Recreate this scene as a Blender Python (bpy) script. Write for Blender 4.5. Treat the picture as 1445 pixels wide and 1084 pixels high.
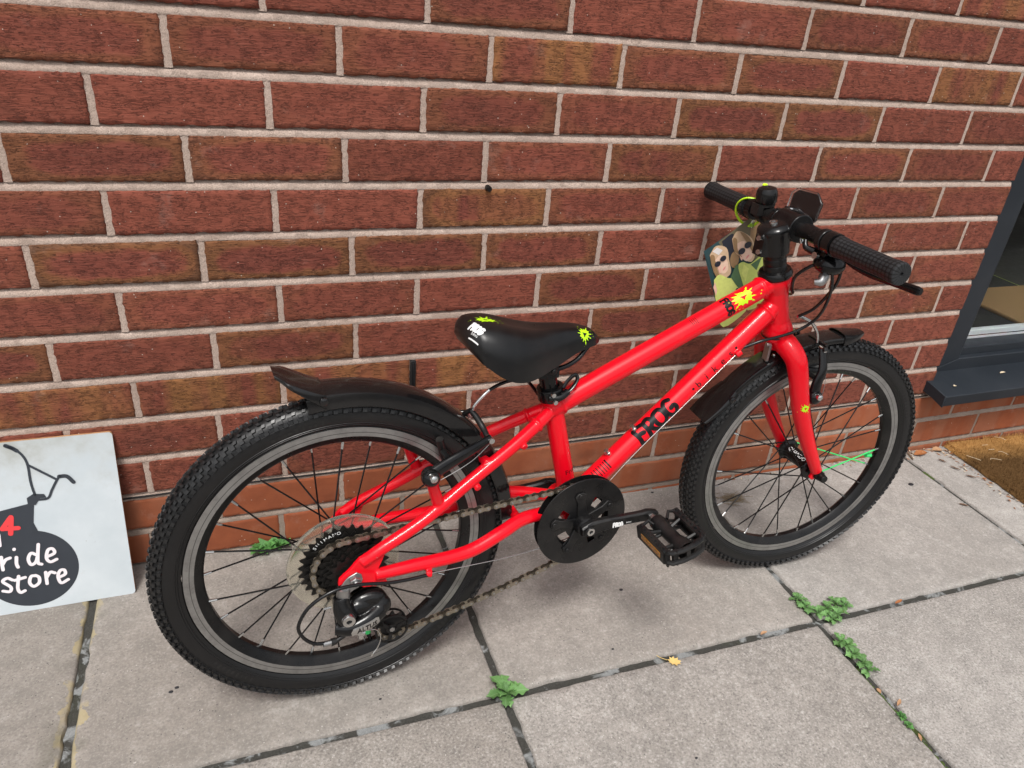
import bpy, bmesh, math, random
import numpy as np
from mathutils import Vector as V, Matrix
from mathutils.bvhtree import BVHTree
from mathutils import noise as mnoise

random.seed(11)
for o in list(bpy.data.objects):
    bpy.data.objects.remove(o)
SC = bpy.context.scene
COL = SC.collection
R = math.radians
PI = math.pi

# ------------------------------------------------------------------ camera
CAM_POS = V((0.05531, -1.15999, 0.98836))
YAW, PITCH, ROLL = 0.3885, 0.4981, 0.0957
fw = V((math.sin(YAW) * math.cos(PITCH), math.cos(YAW) * math.cos(PITCH), -math.sin(PITCH)))
r0 = V((math.cos(YAW), -math.sin(YAW), 0))
u0 = r0.cross(fw)
rt = r0 * math.cos(ROLL) + u0 * math.sin(ROLL)
up = -r0 * math.sin(ROLL) + u0 * math.cos(ROLL)
cd = bpy.data.cameras.new('camera')
cam = bpy.data.objects.new('camera', cd)
COL.objects.link(cam)
m = Matrix((rt, up, -fw)).transposed().to_4x4()
m.translation = CAM_POS
cam.matrix_world = m
cd.sensor_fit = 'HORIZONTAL'
cd.sensor_width = 36.0
cd.lens = 1044.24 / 1445 * 36.0
cd.clip_start = 0.01
cd.clip_end = 400
SC.camera = cam

# ------------------------------------------------------------------ light
SUN_EL, SUN_AZ = R(62), R(205)          # azimuth clockwise from +Y (where the light comes from)
w = bpy.data.worlds.new('World')
SC.world = w
w.use_nodes = True
nt = w.node_tree
bg = nt.nodes['Background']
sky = nt.nodes.new('ShaderNodeTexSky')
sky.sky_type = 'NISHITA'
sky.sun_disc = False
sky.sun_elevation = SUN_EL
sky.sun_rotation = SUN_AZ
sky.air_density = 1.0
sky.dust_density = 4.0
sky.ozone_density = 1.0
hs = nt.nodes.new('ShaderNodeHueSaturation')     # an even grey overcast sky
hs.inputs['Saturation'].default_value = 0.22
nt.links.new(sky.outputs[0], hs.inputs['Color'])
nt.links.new(hs.outputs[0], bg.inputs[0])
bg.inputs[1].default_value = 0.116
sd = bpy.data.lights.new('sun', 'SUN')
sd.energy = 1.6
sd.angle = R(15)
sd.color = (1.0, 0.965, 0.92)
sun = bpy.data.objects.new('sun', sd)
COL.objects.link(sun)
sdir = V((math.sin(SUN_AZ) * math.cos(SUN_EL), math.cos(SUN_AZ) * math.cos(SUN_EL), math.sin(SUN_EL)))
sun.rotation_euler = sdir.to_track_quat('Z', 'Y').to_euler()
sun.location = sdir * 6
SC.view_settings.view_transform = 'Standard'
SC.view_settings.look = 'None'
SC.view_settings.exposure = 0.58
SC.view_settings.gamma = 1.0
SC.view_settings.use_curve_mapping = False

# ------------------------------------------------------------------ helpers
def lin(r, g, b):
    f = lambda c: (c / 255 / 12.92) if c / 255 <= .04045 else ((c / 255 + .055) / 1.055) ** 2.4
    return (f(r), f(g), f(b), 1)

def tag(o, label=None, cat=None, group=None, kind=None):
    if label: o['label'] = label
    if cat: o['category'] = cat
    if group: o['group'] = group
    if kind: o['kind'] = kind
    return o

def link(o, parent=None, mat=None):
    COL.objects.link(o)
    if parent is not None: o.parent = parent
    if mat is not None: o.matrix_basis = mat
    return o

def empty(name, mat=None, parent=None):
    o = bpy.data.objects.new(name, None)
    o.empty_display_size = .05
    return link(o, parent, mat)

def crom(pts, n=8):
    P = [V(p) for p in pts]
    P = [P[0] * 2 - P[1]] + P + [P[-1] * 2 - P[-2]]
    out = []
    for i in range(1, len(P) - 2):
        a, b, c, d = P[i - 1:i + 3]
        for k in range(n):
            t = k / n
            out.append(.5 * ((2 * b) + (c - a) * t + (2 * a - 5 * b + 4 * c - d) * t * t + (3 * b - a - 3 * c + d) * t ** 3))
    out.append(P[-2].copy())
    return out

def lerps(vals, n):
    k = np.linspace(0, len(vals) - 1, n)
    return list(np.interp(k, range(len(vals)), vals))

class MB:
    def __init__(s):
        s.v = []; s.f = []; s.m = []
    def add(s, v, f, mi=0):
        o = len(s.v)
        s.v += [V(p) for p in v]
        s.f += [tuple(i + o for i in q) for q in f]
        s.m += [mi] * len(f)
        return s
    def tube(s, pts, r, n=12, caps=True, mi=0, flat=None):
        pts = [V(p) for p in pts]
        if not hasattr(r, '__len__'): r = [r] * len(pts)
        elif len(r) != len(pts): r = lerps(r, len(pts))
        T = []
        for i in range(len(pts)):
            a = pts[max(i - 1, 0)]; b = pts[min(i + 1, len(pts) - 1)]
            T.append((b - a).normalized())
        ref = V((0, 0, 1)) if abs(T[0].z) < .9 else V((1, 0, 0))
        N = (ref - T[0] * ref.dot(T[0])).normalized()
        vs = []; fs = []
        for i, p in enumerate(pts):
            N = (N - T[i] * N.dot(T[i])).normalized()
            B = T[i].cross(N)
            for k in range(n):
                a = 2 * PI * k / n
                vs.append(p + (N * math.cos(a) + B * math.sin(a) * (flat or 1)) * r[i])
        for i in range(len(pts) - 1):
            for k in range(n):
                k2 = (k + 1) % n
                fs.append((i * n + k, i * n + k2, (i + 1) * n + k2, (i + 1) * n + k))
        if caps:
            fs.append(tuple(range(n - 1, -1, -1)))
            fs.append(tuple((len(pts) - 1) * n + k for k in range(n)))
        return s.add(vs, fs, mi)
    def cyl(s, a, b, r, r2=None, n=16, mi=0):
        return s.tube([a, b], [r, r if r2 is None else r2], n, True, mi)
    def box(s, c, size, M=None, mi=0):
        c = V(c); hx, hy, hz = [q / 2 for q in size]
        vs = []
        for x in (-hx, hx):
            for y in (-hy, hy):
                for z in (-hz, hz):
                    p = V((x, y, z))
                    vs.append(c + (M @ p if M else p))
        return s.add(vs, [(0, 1, 3, 2), (4, 6, 7, 5), (0, 4, 5, 1), (2, 3, 7, 6), (0, 2, 6, 4), (1, 5, 7, 3)], mi)
    def prism(s, poly, org, ex, ey, d, mi=0):
        org = V(org); ex = V(ex); ey = V(ey); d = V(d); n = len(poly)
        a = [org + ex * p[0] + ey * p[1] for p in poly]
        vs = a + [p + d for p in a]
        fs = [tuple(range(n)), tuple(range(2 * n - 1, n - 1, -1))]
        for i in range(n):
            j = (i + 1) % n
            fs.append((j, i, i + n, j + n))
        return s.add(vs, fs, mi)
    def lathe(s, prof, org, axis, n=32, closed=False, mi=0, a0=0, a1=2 * PI):
        org = V(org); ax = V(axis).normalized()
        ref = V((0, 0, 1)) if abs(ax.z) < .9 else V((1, 0, 0))
        e1 = (ref - ax * ref.dot(ax)).normalized(); e2 = ax.cross(e1)
        full = abs(a1 - a0 - 2 * PI) < 1e-6
        N = n if full else n + 1
        vs = []
        for k in range(N):
            a = a0 + (a1 - a0) * k / n
            d = e1 * math.cos(a) + e2 * math.sin(a)
            for r, h in prof: vs.append(org + d * r + ax * h)
        m_ = len(prof); fs = []
        for k in range(n):
            k2 = (k + 1) % N
            for i in range(m_ if closed else m_ - 1):
                i2 = (i + 1) % m_
                fs.append((k * m_ + i, k * m_ + i2, k2 * m_ + i2, k2 * m_ + i))
        return s.add(vs, fs, mi)
    def sphere(s, c, r, sc=(1, 1, 1), n=14, mi=0):
        c = V(c); h = n // 2
        vs = [c + V((0, 0, r * sc[2]))]
        for i in range(1, h):
            t = PI * i / h
            for k in range(n):
                a = 2 * PI * k / n
                vs.append(c + V((math.sin(t) * math.cos(a) * r * sc[0], math.sin(t) * math.sin(a) * r * sc[1], math.cos(t) * r * sc[2])))
        vs.append(c - V((0, 0, r * sc[2])))
        fs = [(0, 1 + k, 1 + (k + 1) % n) for k in range(n)]
        for i in range(h - 2):
            for k in range(n):
                a = 1 + i * n + k; b = 1 + i * n + (k + 1) % n
                fs.append((a, a + n, b + n, b))
        L = len(vs) - 1; q = 1 + (h - 2) * n
        fs += [(L, q + (k + 1) % n, q + k) for k in range(n)]
        return s.add(vs, fs, mi)
    def mesh(s, name, mats, ang=40):
        me = bpy.data.meshes.new(name)
        me.from_pydata([tuple(p) for p in s.v], [], s.f)
        if not isinstance(mats, (list, tuple)): mats = [mats]
        for q in mats: me.materials.append(q)
        me.polygons.foreach_set('material_index', s.m)
        bm = bmesh.new(); bm.from_mesh(me)
        bmesh.ops.recalc_face_normals(bm, faces=bm.faces)
        bm.to_mesh(me); bm.free()
        if ang:
            me.shade_smooth()
            me.set_sharp_from_angle(angle=R(ang))
        return me
    def build(s, name, mats, parent=None, mat=None, ang=40, bevel=0):
        o = bpy.data.objects.new(name, s.mesh(name, mats, ang))
        link(o, parent, mat)
        if bevel:
            b = o.modifiers.new('bevel', 'BEVEL'); b.width = bevel; b.segments = 2; b.limit_method = 'ANGLE'; b.angle_limit = R(45)
        return o

# ------------------------------------------------------------------ materials
class NT:
    def __init__(s, name):
        s.m = bpy.data.materials.new(name); s.m.use_nodes = True
        s.t = s.m.node_tree; s.b = s.t.nodes['Principled BSDF']; s.out = s.t.nodes['Material Output']
    def n(s, typ, **kw):
        q = s.t.nodes.new('ShaderNode' + typ)
        for k, v in kw.items():
            if k in q.inputs: q.inputs[k].default_value = v
            else: setattr(q, k, v)
        return q
    def l(s, a, b): s.t.links.new(a, b)
    def math(s, op, a, b=None, c=None, clamp=False):
        q = s.n('Math', operation=op, use_clamp=clamp)
        for i, x in enumerate((a, b, c)):
            if x is None: continue
            if isinstance(x, (int, float)): q.inputs[i].default_value = x
            else: s.l(x, q.inputs[i])
        return q.outputs[0]
    def mix(s, f, a, b, mode='MIX'):
        q = s.n('Mix', data_type='RGBA', blend_type=mode)
        for i, x in ((0, f), (6, a), (7, b)):
            if isinstance(x, (int, float, tuple, list)): q.inputs[i].default_value = x if not isinstance(x, (tuple, list)) else (tuple(x) + (1,))[:4]
            else: s.l(x, q.inputs[i])
        return q.outputs[2]
    def ramp(s, f, stops):
        q = s.n('ValToRGB'); e = q.color_ramp.elements
        while len(e) < len(stops): e.new(.5)
        for el, (p, c) in zip(e, stops):
            el.position = p
            el.color = c if isinstance(c, (tuple, list)) and len(c) == 4 else ((c, c, c, 1) if isinstance(c, (int, float)) else tuple(c) + (1,))
        s.l(f, q.inputs[0]); return q.outputs[0]
    def coord(s, scale=(1, 1, 1), kind='Object', shift=None):
        tc = s.n('TexCoord'); mp = s.n('Mapping'); mp.inputs['Scale'].default_value = scale
        src = tc.outputs[kind]
        if shift is not None:
            vm = s.n('VectorMath', operation='ADD'); s.l(src, vm.inputs[0]); s.l(shift, vm.inputs[1]); src = vm.outputs[0]
        s.l(src, mp.inputs[0]); return mp.outputs[0]
    def noise(s, co, scale, detail=4, rough=.55, dist=0, dim='3D'):
        q = s.n('TexNoise', Scale=scale, Detail=detail, Roughness=rough, Distortion=dist); s.l(co, q.inputs['Vector']); return q.outputs[0]
    def voro(s, co, scale, feature='F1', out=0, rnd=1.0):
        q = s.n('TexVoronoi', Scale=scale, feature=feature, Randomness=rnd); s.l(co, q.inputs['Vector']); return q.outputs[out]
    def bump(s, h, strength=.5, dist=.001, prev=None):
        q = s.n('Bump', Strength=strength, Distance=dist); s.l(h, q.inputs['Height'])
        if prev is not None: s.l(prev, q.inputs['Normal'])
        return q.outputs[0]
    def set(s, **kw):
        for k, v in kw.items():
            k = k.replace('_', ' ')
            if isinstance(v, (int, float, tuple)): s.b.inputs[k].default_value = v
            else: s.l(v, s.b.inputs[k])
        return s

def simple(name, col, rough=.5, metal=0., coat=0., var=.12, scale=60, bump=0., bscale=300, spec=.5, dust=0., dustcol=(.35, .31, .27)):
    s = NT(name); co = s.coord()
    n1 = s.noise(co, scale, 5)
    c = s.mix(s.math('MULTIPLY', n1, 1.0), tuple(x * (1 - var) for x in col[:3]), tuple(min(x * (1 + var), 1) for x in col[:3]))
    if dust:
        n2 = s.noise(co, scale * .35, 6, .65)
        d = s.math('MULTIPLY', s.ramp(n2, [(.42, 0.), (.75, 1.)]), dust)
        c = s.mix(d, c, dustcol)
    s.set(Base_Color=c, Metallic=metal, Coat_Weight=coat, Coat_Roughness=.08, Specular_IOR_Level=spec)
    rr = s.ramp(n1, [(.25, max(rough - .08, .02)), (.8, min(rough + .1, 1))])
    s.set(Roughness=rr)
    if bump:
        s.set(Normal=s.bump(s.noise(co, bscale, 3), bump, .0006))
    return s.m

# ------------------------------------------------------------------ brick materials
def brick_mat(name, base, dark, rimc, stripec, crack=1.0, smooth=False):
    s = NT(name)
    oi = s.n('ObjectInfo')
    sep = s.n('SeparateColor'); s.l(oi.outputs['Color'], sep.inputs[0])
    rim_s, str_s, rnd = sep.outputs[0], sep.outputs[1], sep.outputs[2]
    sh = s.n('VectorMath', operation='SCALE'); sh.inputs[3].default_value = 7.3; s.l(oi.outputs['Location'], sh.inputs[0])
    co = s.coord(shift=sh.outputs[0])
    big = s.noise(co, 26, 4, .6)
    col = s.mix(s.ramp(big, [(.3, 0.), (.72, 1.)]), base, dark)
    # oval heart and burnt rim of the wire-cut brick
    tc = s.n('TexCoord'); sx = s.n('SeparateXYZ'); s.l(tc.outputs['Object'], sx.inputs[0])
    ax = s.math('DIVIDE', s.math('ABSOLUTE', sx.outputs[0]), .107)
    az = s.math('DIVIDE', s.math('ABSOLUTE', sx.outputs[2]), .0312)
    ex = s.math('POWER', ax, 5.0); ez = s.math('POWER', az, 2.6)
    wob = s.math('MULTIPLY', s.math('SUBTRACT', s.noise(co, 34, 3), .5), .9)
    e = s.math('ADD', s.math('ADD', ex, ez), wob)
    rim = s.math('MULTIPLY', s.ramp(e, [(.25, 0.), (.55, 1.)]), rim_s)
    col = s.mix(s.math('MULTIPLY', rim, .95), col, rimc)
    heart = s.math('MULTIPLY', s.ramp(e, [(.05, 1.), (.40, 0.)]), rim_s)
    col = s.mix(s.math('MULTIPLY', heart, .40), col, (.130, .034, .028))
    edge = s.math('MULTIPLY', s.ramp(e, [(.8, 0.), (1.25, 1.)]), s.math('MULTIPLY', rim_s, s.ramp(rnd, [(.5, 0.), (.9, .9)])))
    col = s.mix(edge, col, (.035, .026, .02))
    # upright kiln stripes
    cs = s.coord((1, .0, .12), shift=sh.outputs[0])
    st = s.ramp(s.noise(cs, 20, 2, .4), [(.42, 0.), (.56, 1.)])
    col = s.mix(s.math('MULTIPLY', s.math('MULTIPLY', st, str_s), .9), col, stripec)
    # dragged, creased face: thin broken creases running along the brick
    cc = s.coord((1, 1, 8.0), shift=sh.outputs[0])
    n_a = s.noise(cc, 34, 3, .55, .25); n_b = s.noise(cc, 62, 3, .55, .2); msk = s.noise(co, 90, 3)
    def crease(nv, w0, w1):
        return s.ramp(s.math('ABSOLUTE', s.math('SUBTRACT', nv, .5)), [(w0, 1.), (w1, 0.)])
    crk = s.math('MULTIPLY', crease(n_a, .008, .024), s.ramp(msk, [(.44, 0.), (.54, 1.)]))
    crk2 = s.math('MULTIPLY', crease(n_b, .006, .026), s.ramp(msk, [(.60, 1.), (.48, .25)]) if False else s.ramp(s.noise(co, 48, 2), [(.42, 0.), (.55, .8)]))
    both = s.math('MAXIMUM', crk, s.math('MULTIPLY', crk2, .75))
    lump = s.noise(cc, 30, 5, .6)
    col = s.mix(s.math('MULTIPLY', both, .50 * crack), col, (.040, .014, .010))  # shadow inside the creases painted into the colour, added to their bump
    col = s.mix(s.math('MULTIPLY', s.ramp(lump, [(.46, 0.), (.74, .35)]), crack), col, s.mix(.5, col, (.34, .13, .085)))
    tone = s.math('ADD', .78, s.math('MULTIPLY', rnd, .42))
    hsv = s.n('HueSaturation'); s.l(tone, hsv.inputs['Value']); s.l(col, hsv.inputs['Color']); col = hsv.outputs[0]
    # lime specks and faint bloom
    co3 = s.coord(shift=sh.outputs[0])
    sp = s.voro(co3, 95)
    spm = s.math('LESS_THAN', sp, .085)
    pick = s.math('GREATER_THAN', s.voro(co3, 95, out=1) if False else s.noise(co3, 61, 1), .56)
    col = s.mix(s.math('MULTIPLY', s.math('MULTIPLY', spm, pick), .75), col, (.62, .55, .47))
    bloom = s.ramp(s.noise(co3, 14, 6, .7), [(.60, 0.), (.82, .28)])
    col = s.mix(bloom, col, (.50, .40, .34))
    soot = s.math('MULTIPLY', s.ramp(s.noise(co3, 9, 5, .65), [(.56, 0.), (.74, .4)]), s.ramp(rnd, [(.3, 1.), (.6, 0.)]))
    col = s.mix(soot, col, (.055, .028, .02))
    s.set(Base_Color=col, Roughness=.86, Specular_IOR_Level=.28)
    nb = s.bump(s.math('SUBTRACT', 1.0, both), .8 * crack, .0018)
    nb = s.bump(lump, .65 * crack + .03, .0022, nb)
    nb = s.bump(s.noise(co3, 420, 3), .25 if not smooth else .18, .0006, nb)
    s.set(Normal=nb)
    return s.m

M_BRICK = brick_mat('fired_brick', (.236, .066, .041), (.206, .057, .036), (.196, .083, .034), (.275, .122, .043))
M_ORANGE = brick_mat('smooth_orange_brick', (.310, .090, .038), (.245, .069, .031), (.28, .10, .05), (.30, .135, .08), crack=.12, smooth=True)

def mortar_mat():
    s = NT('pale_mortar'); co = s.coord()
    a = s.noise(co, 22, 6, .65)
    col = s.mix(s.ramp(a, [(.3, 0.), (.75, 1.)]), (.410, .308, .252), (.575, .458, .390))
    g = s.noise(co, 520, 3, .7)
    col = s.mix(s.ramp(g, [(.33, .75), (.50, 0.)]), col, (.26, .205, .17))
    col = s.mix(s.ramp(g, [(.58, 0.), (.72, .6)]), col, (.66, .555, .485))
    stn = s.noise(co, 5.5, 5, .65)
    col = s.mix(s.ramp(stn, [(.48, 0.), (.68, .5)]), col, (.30, .225, .185))
    # lower courses have greyer mortar
    sx = s.n('SeparateXYZ'); s.l(co, sx.inputs[0])
    low = s.ramp(s.math('ADD', sx.outputs[2], s.math('MULTIPLY', s.math('SUBTRACT', a, .5), .18)), [(.03, 1.), (.19, 0.)])
    col = s.mix(s.math('MULTIPLY', low, .65), col, (.215, .18, .145))
    s.set(Base_Color=col, Roughness=.95, Specular_IOR_Level=.2)
    nb = s.bump(g, .7, .0014)
    s.set(Normal=s.bump(s.noise(co, 160, 5, .65), .6, .003, nb))
    return s.m
M_MORTAR = mortar_mat()

# ------------------------------------------------------------------ brick wall
GAUGE, BH = .0764, .0638
def row_top(k): return .9125 - GAUGE * (k - 1)
PERP = {0: {.5: 5.4, 1.5: 7.3, 2.5: 8.3, 3.5: 6.6, 4.5: 6.8, 5.5: 6.8, 6.5: 6.3},
        1: {0: -7.6, 1: -6.3, 2: -5.2, 3: -4.8, 4: -4.9, 5: -4.6, 6: -.5},
        2: {-.5: 4.7, .5: 4.5, 1.5: 5.2, 2.5: 4.4, 3.5: 2.1, 4.5: 2.2, 5.5: 4.5, 6.5: 9.2},
        3: {-1: 1.1, 0: 1.0, 1: -2., 2: -3., 3: -5.6, 4: -8.4, 5: -7.4, 6: -5.4, 7: -.3},
        4: {-.5: .6, .5: 3.4, 1.5: 3.8, 2.5: 2.3, 3.5: 1.3, 5.5: .9, 6.5: 6.6},
        5: {-1: 3.5, 0: 5.3, 1: 5.7, 2: 5.4, 3: 1., 4: .7, 6: -1.3, 7: 2.7},
        6: {-.5: -4.1, .5: 1.2, 1.5: 1.9, 2.5: .4, 3.5: -2.4, 5.5: -2.7, 6.5: -4.2},
        7: {-1: 3.4, 0: 7.7, 1: 9., 3: 4.2, 4: 1.1, 6: -.6, 7: 1.},
        8: {-.5: -6.4, .5: -3.5, 1.5: -3, 6.5: -2.2}, 9: {0: 0., 2: -4, 7: 3.7}, 10: {-.5: -9.2, 3.5: -13.5},
        11: {1: -23., 4: -16.}, 12: {.5: -24., 1.5: -18.}}
# (rim, stripe) strength of single bricks, keyed by course and left joint
LOOK = {(0, 1.5): (.5, 0), (0, 4.5): (.5, 0), (0, 5.5): (.55, 0), (0, 3.5): (.25, 0),
        (1, -1): (.45, 0), (1, 0): (.4, 0), (1, 1): (.25, .12), (1, 2): (.2, .9), (1, 3): (.55, 0), (1, 4): (.75, 0), (1, 6): (.3, .8),
        (2, 1.5): (.5, 0), (2, 3.5): (.95, 0), (2, 4.5): (.95, 0), (2, 6.5): (.3, 0),
        (3, -1): (.75, 0), (3, 0): (.6, 0), (3, 2): (.3, 0), (3, 3): (.75, .3), (3, 5): (.7, 0), (3, 6): (.35, 0),
        (4, 1.5): (.9, .5), (4, 2.5): (.45, 0), (4, -1.5): (.3, 0), (4, 5.5): (.5, 0),
        (5, -1): (.95, 0), (5, 0): (1, 0), (5, 1): (.85, 0), (5, 2): (.75, 0), (5, 6): (.3, 0),
        (6, 2.5): (.7, 0), (6, .5): (.2, 0), (7, -2): (.8, 0), (7, 0): (.75, .2), (7, 3): (.8, 0), (7, 6): (.5, .2),
        (8, -1.5): (.3, .8), (8, -.5): (.2, 1), (8, .5): (.2, .8), (8, 1.5): (.2, 1), (9, 1): (.3, .6), (9, 3): (.5, 0), (10, 2.5): (.4, 0)}
WX0, WX1, WX2, WX3 = -2.6, 1.668, 3.35, 4.6      # wall, opening for the shop window, wall again

def brick_mesh(wd, seed):
    rnd = random.Random(seed)
    nx, nz = max(6, int(wd / .0050)), 11
    xs = [-wd / 2, -wd / 2 + .0022] + [-wd / 2 + .0022 + (wd - .0044) * i / nx for i in range(1, nx)] + [wd / 2 - .0022, wd / 2]
    zs = [-BH / 2, -BH / 2 + .0022] + [-BH / 2 + .0022 + (BH - .0044) * i / nz for i in range(1, nz)] + [BH / 2 - .0022, BH / 2]
    NX, NZ = len(xs), len(zs)
    vs = []
    for j, z in enumerate(zs):
        for i, x in enumerate(xs):
            ed = (i in (0, NX - 1)) or (j in (0, NZ - 1))
            n = mnoise.noise(V((x * 45 + seed * 3.1, z * 45, seed))) * .0007
            y = n - .0002
            xx, zz = x, z
            if ed:
                y += .0022 + rnd.random() * .0012
                if i in (0, NX - 1): xx += (mnoise.noise(V((z * 120, seed, i))) * .0018 + rnd.uniform(-.0010, .0010))
                if j in (0, NZ - 1): zz += (mnoise.noise(V((x * 70, seed * 1.7, j))) * .0016 + rnd.uniform(-.0009, .0009))
            vs.append((xx, y, zz))
    fs = [(j * NX + i, j * NX + i + 1, (j + 1) * NX + i + 1, (j + 1) * NX + i) for j in range(NZ - 1) for i in range(NX - 1)]
    ring = [i for i in range(NX)] + [j * NX + NX - 1 for j in range(1, NZ)] + [(NZ - 1) * NX + i for i in range(NX - 2, -1, -1)] + [j * NX for j in range(NZ - 2, 0, -1)]
    b = len(vs)
    for q in ring: vs.append((vs[q][0], .02, vs[q][2]))
    L = len(ring)
    for k in range(L):
        fs.append((ring[k], b + k, b + (k + 1) % L, ring[(k + 1) % L]))
    return vs, fs

def row_perps(k, rng):
    d = PERP.get(k, {})
    half = (k % 2 == 0)
    mean = (sum(d.values()) / len(d)) if d else rng.uniform(-5, 5)
    out = []
    u = -13 + (.5 if half else 0)
    while u < 22:
        out.append((u, .225 * u + (d.get(u, mean + rng.uniform(-2, 2))) / 1000))
        u += 1
    return out

def build_wall():
    rng = random.Random(4)
    mb = MB()
    # mortar: every bed joint a weathered strip, every upright joint a recessed one, behind them a solid core
    k_lo, k_hi = -15, 13
    def bed(z_top, z_bot, xa, xb, dpc=False):
        n = max(2, int((xb - xa) / .004)); vs = []; fs = []
        for i in range(n + 1):
            x = xa + (xb - xa) * i / n
            a = mnoise.noise(V((x * 30, z_top * 50, 0))) * .0016 + mnoise.noise(V((x * 190, z_top * 50, 7))) * .0007; c = mnoise.noise(V((x * 55, z_top * 31, 4))) * .0011 + mnoise.noise(V((x * 230, z_top, 9))) * .0006
            prof = [(.014, z_top + .004), (.0095 + a * .4, z_top + .002), (.0085 + c, z_top - .0014 + a * .5), (.0030 + a, z_top - .0044 + c), (.0010 + c * .7, z_bot + .0010 + a * .6), (.0016, z_bot - .0012 + c), (.014, z_bot - .004)]
            vs += [(x, y, z) for y, z in prof]
        m_ = 7
        for i in range(n):
            for q in range(m_ - 1):
                fs.append((i * m_ + q, (i + 1) * m_ + q, (i + 1) * m_ + q + 1, i * m_ + q + 1))
        mb.add(vs, fs)
    spans = [(WX0, WX1 - .004), (WX2 + .004, WX3)]
    bricks = []
    for k in range(k_lo, k_hi + 1):
        zt = row_top(k); zb = zt - BH
        low = zt < .17
        sp = [(WX0, WX3)] if low else spans
        if zb > 2.08: sp = [(WX0, WX3)]
        for xa, xb in sp:
            bed(zt + (GAUGE - BH) + .0, zt, xa, xb) if not low or k != 11 else bed(zt + (GAUGE - BH), zt, xa, xb)
        P = row_perps(k, rng)
        for xa, xb in sp:
            xb_b = xb + .004 if xb == WX1 - .004 else xb
            for (u, x0), (u1, x1) in zip(P, P[1:]):
                a, b = max(x0 + .0046, xa), min(x1 - .0046, xb_b)
                if b - a < .012: continue
                bricks.append((k, u, a, b, (zt + zb) / 2))
            for u, x in P:
                if xa < x < xb:
                    n = 5; vs = []; fs = []
                    for i in range(n + 1):
                        z = zb - .002 + (BH + .004) * i / n
                        a = mnoise.noise(V((x * 9, z * 90, 2))) * .0009
                        vs += [(x - .0085, .012, z), (x - .0052, .0026 + a, z), (x, .0018 + a, z), (x + .0052, .0024 - a, z), (x + .0085, .012, z)]
                    for i in range(n):
                        for q in range(4): fs.append((i * 5 + q, i * 5 + q + 1, (i + 1) * 5 + q + 1, (i + 1) * 5 + q))
                    mb.add(vs, fs)
    z_hi = row_top(k_lo) + .014
    def core(xa, xb, za, zb): mb.box(((xa + xb) / 2, .012 + .11, (za + zb) / 2), (xb - xa, .22, zb - za))
    core(WX0, WX1 - .003, -.1, z_hi); core(WX2 + .003, WX3, -.1, z_hi)
    core(WX1 - .003, WX2 + .003, -.1, .166); core(WX1 - .003, WX2 + .003, 2.09, z_hi)
    wall = mb.build('brick_wall', M_MORTAR, ang=50)
    tag(wall, 'red-brown brick wall with pale mortar behind the bicycle', 'wall')
    # the bricks that show largest are parts of their own, the rest one field
    def key(b):
        c = V(((b[2] + b[3]) / 2, 0, b[4])) - CAM_POS
        x, y, z = c.dot(rt), c.dot(up), c.dot(fw)
        if z < .05: return 9
        return max(abs(x / z) / .692, abs(y / z) / .519)
    bricks.sort(key=key)
    variants = {}
    rest = MB()
    for i, (k, u, a, b, zc) in enumerate(bricks):
        wd = b - a; orange = k >= 11
        full = abs(wd - .2146) < .014
        if i < 290:
            if full:
                sd_ = (i * 7) % 14
                if sd_ not in variants:
                    vs, fs = brick_mesh(.2146, sd_)
                    me = bpy.data.meshes.new('brick'); me.from_pydata(vs, [], fs); me.materials.append(M_BRICK); me.shade_smooth(); me.set_sharp_from_angle(angle=R(55))
                    variants[sd_] = me
                me = variants[sd_]; sx = wd / .2146
            else:
                vs, fs = brick_mesh(wd, i)
                me = bpy.data.meshes.new('brick'); me.from_pydata(vs, [], fs); me.materials.append(M_BRICK); me.shade_smooth(); me.set_sharp_from_angle(angle=R(55)); sx = 1
            o = bpy.data.objects.new('brick', me)
            link(o, wall)
            o.location = ((a + b) / 2, rng.uniform(-.0008, .0008), zc + rng.uniform(-.0008, .0008))
            o.rotation_euler = (rng.uniform(-.004, .004), rng.uniform(-.003, .003), rng.uniform(-.003, .003))
            o.scale = (sx, 1, 1)
            if orange:
                o.material_slots[0].link = 'OBJECT'; o.material_slots[0].material = M_ORANGE
            rim, stp = LOOK.get((k, u), (rng.choice([0, 0, .1, .25]), 0) if 0 <= k <= 10 else (rng.choice([0, .1, .5, .8]), rng.choice([0, 0, 0, .7])))
            if orange: rim, stp = 0, rng.choice([0, .3, .5])
            o.color = (rim, stp, rng.uniform(.25, .8), 1)
        else:
            vs, fs = brick_mesh(wd, i % 40)
            c = V(((a + b) / 2, 0, zc))
            rest.add([V(p) + c for p in vs], fs, 1 if orange else 0)
    if rest.v:
        o = rest.build('brick_field', [M_BRICK, M_ORANGE], wall, ang=55)
        o['kind'] = 'stuff'; o.color = (.2, 0, .5, 1)
    return wall
WALL = build_wall()
M_BLACKPVC = simple('black_membrane', (.012, .012, .013), .6)
mb = MB()       # damp-proof course: a thin black line in the joint over the orange bricks
n = 180
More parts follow.
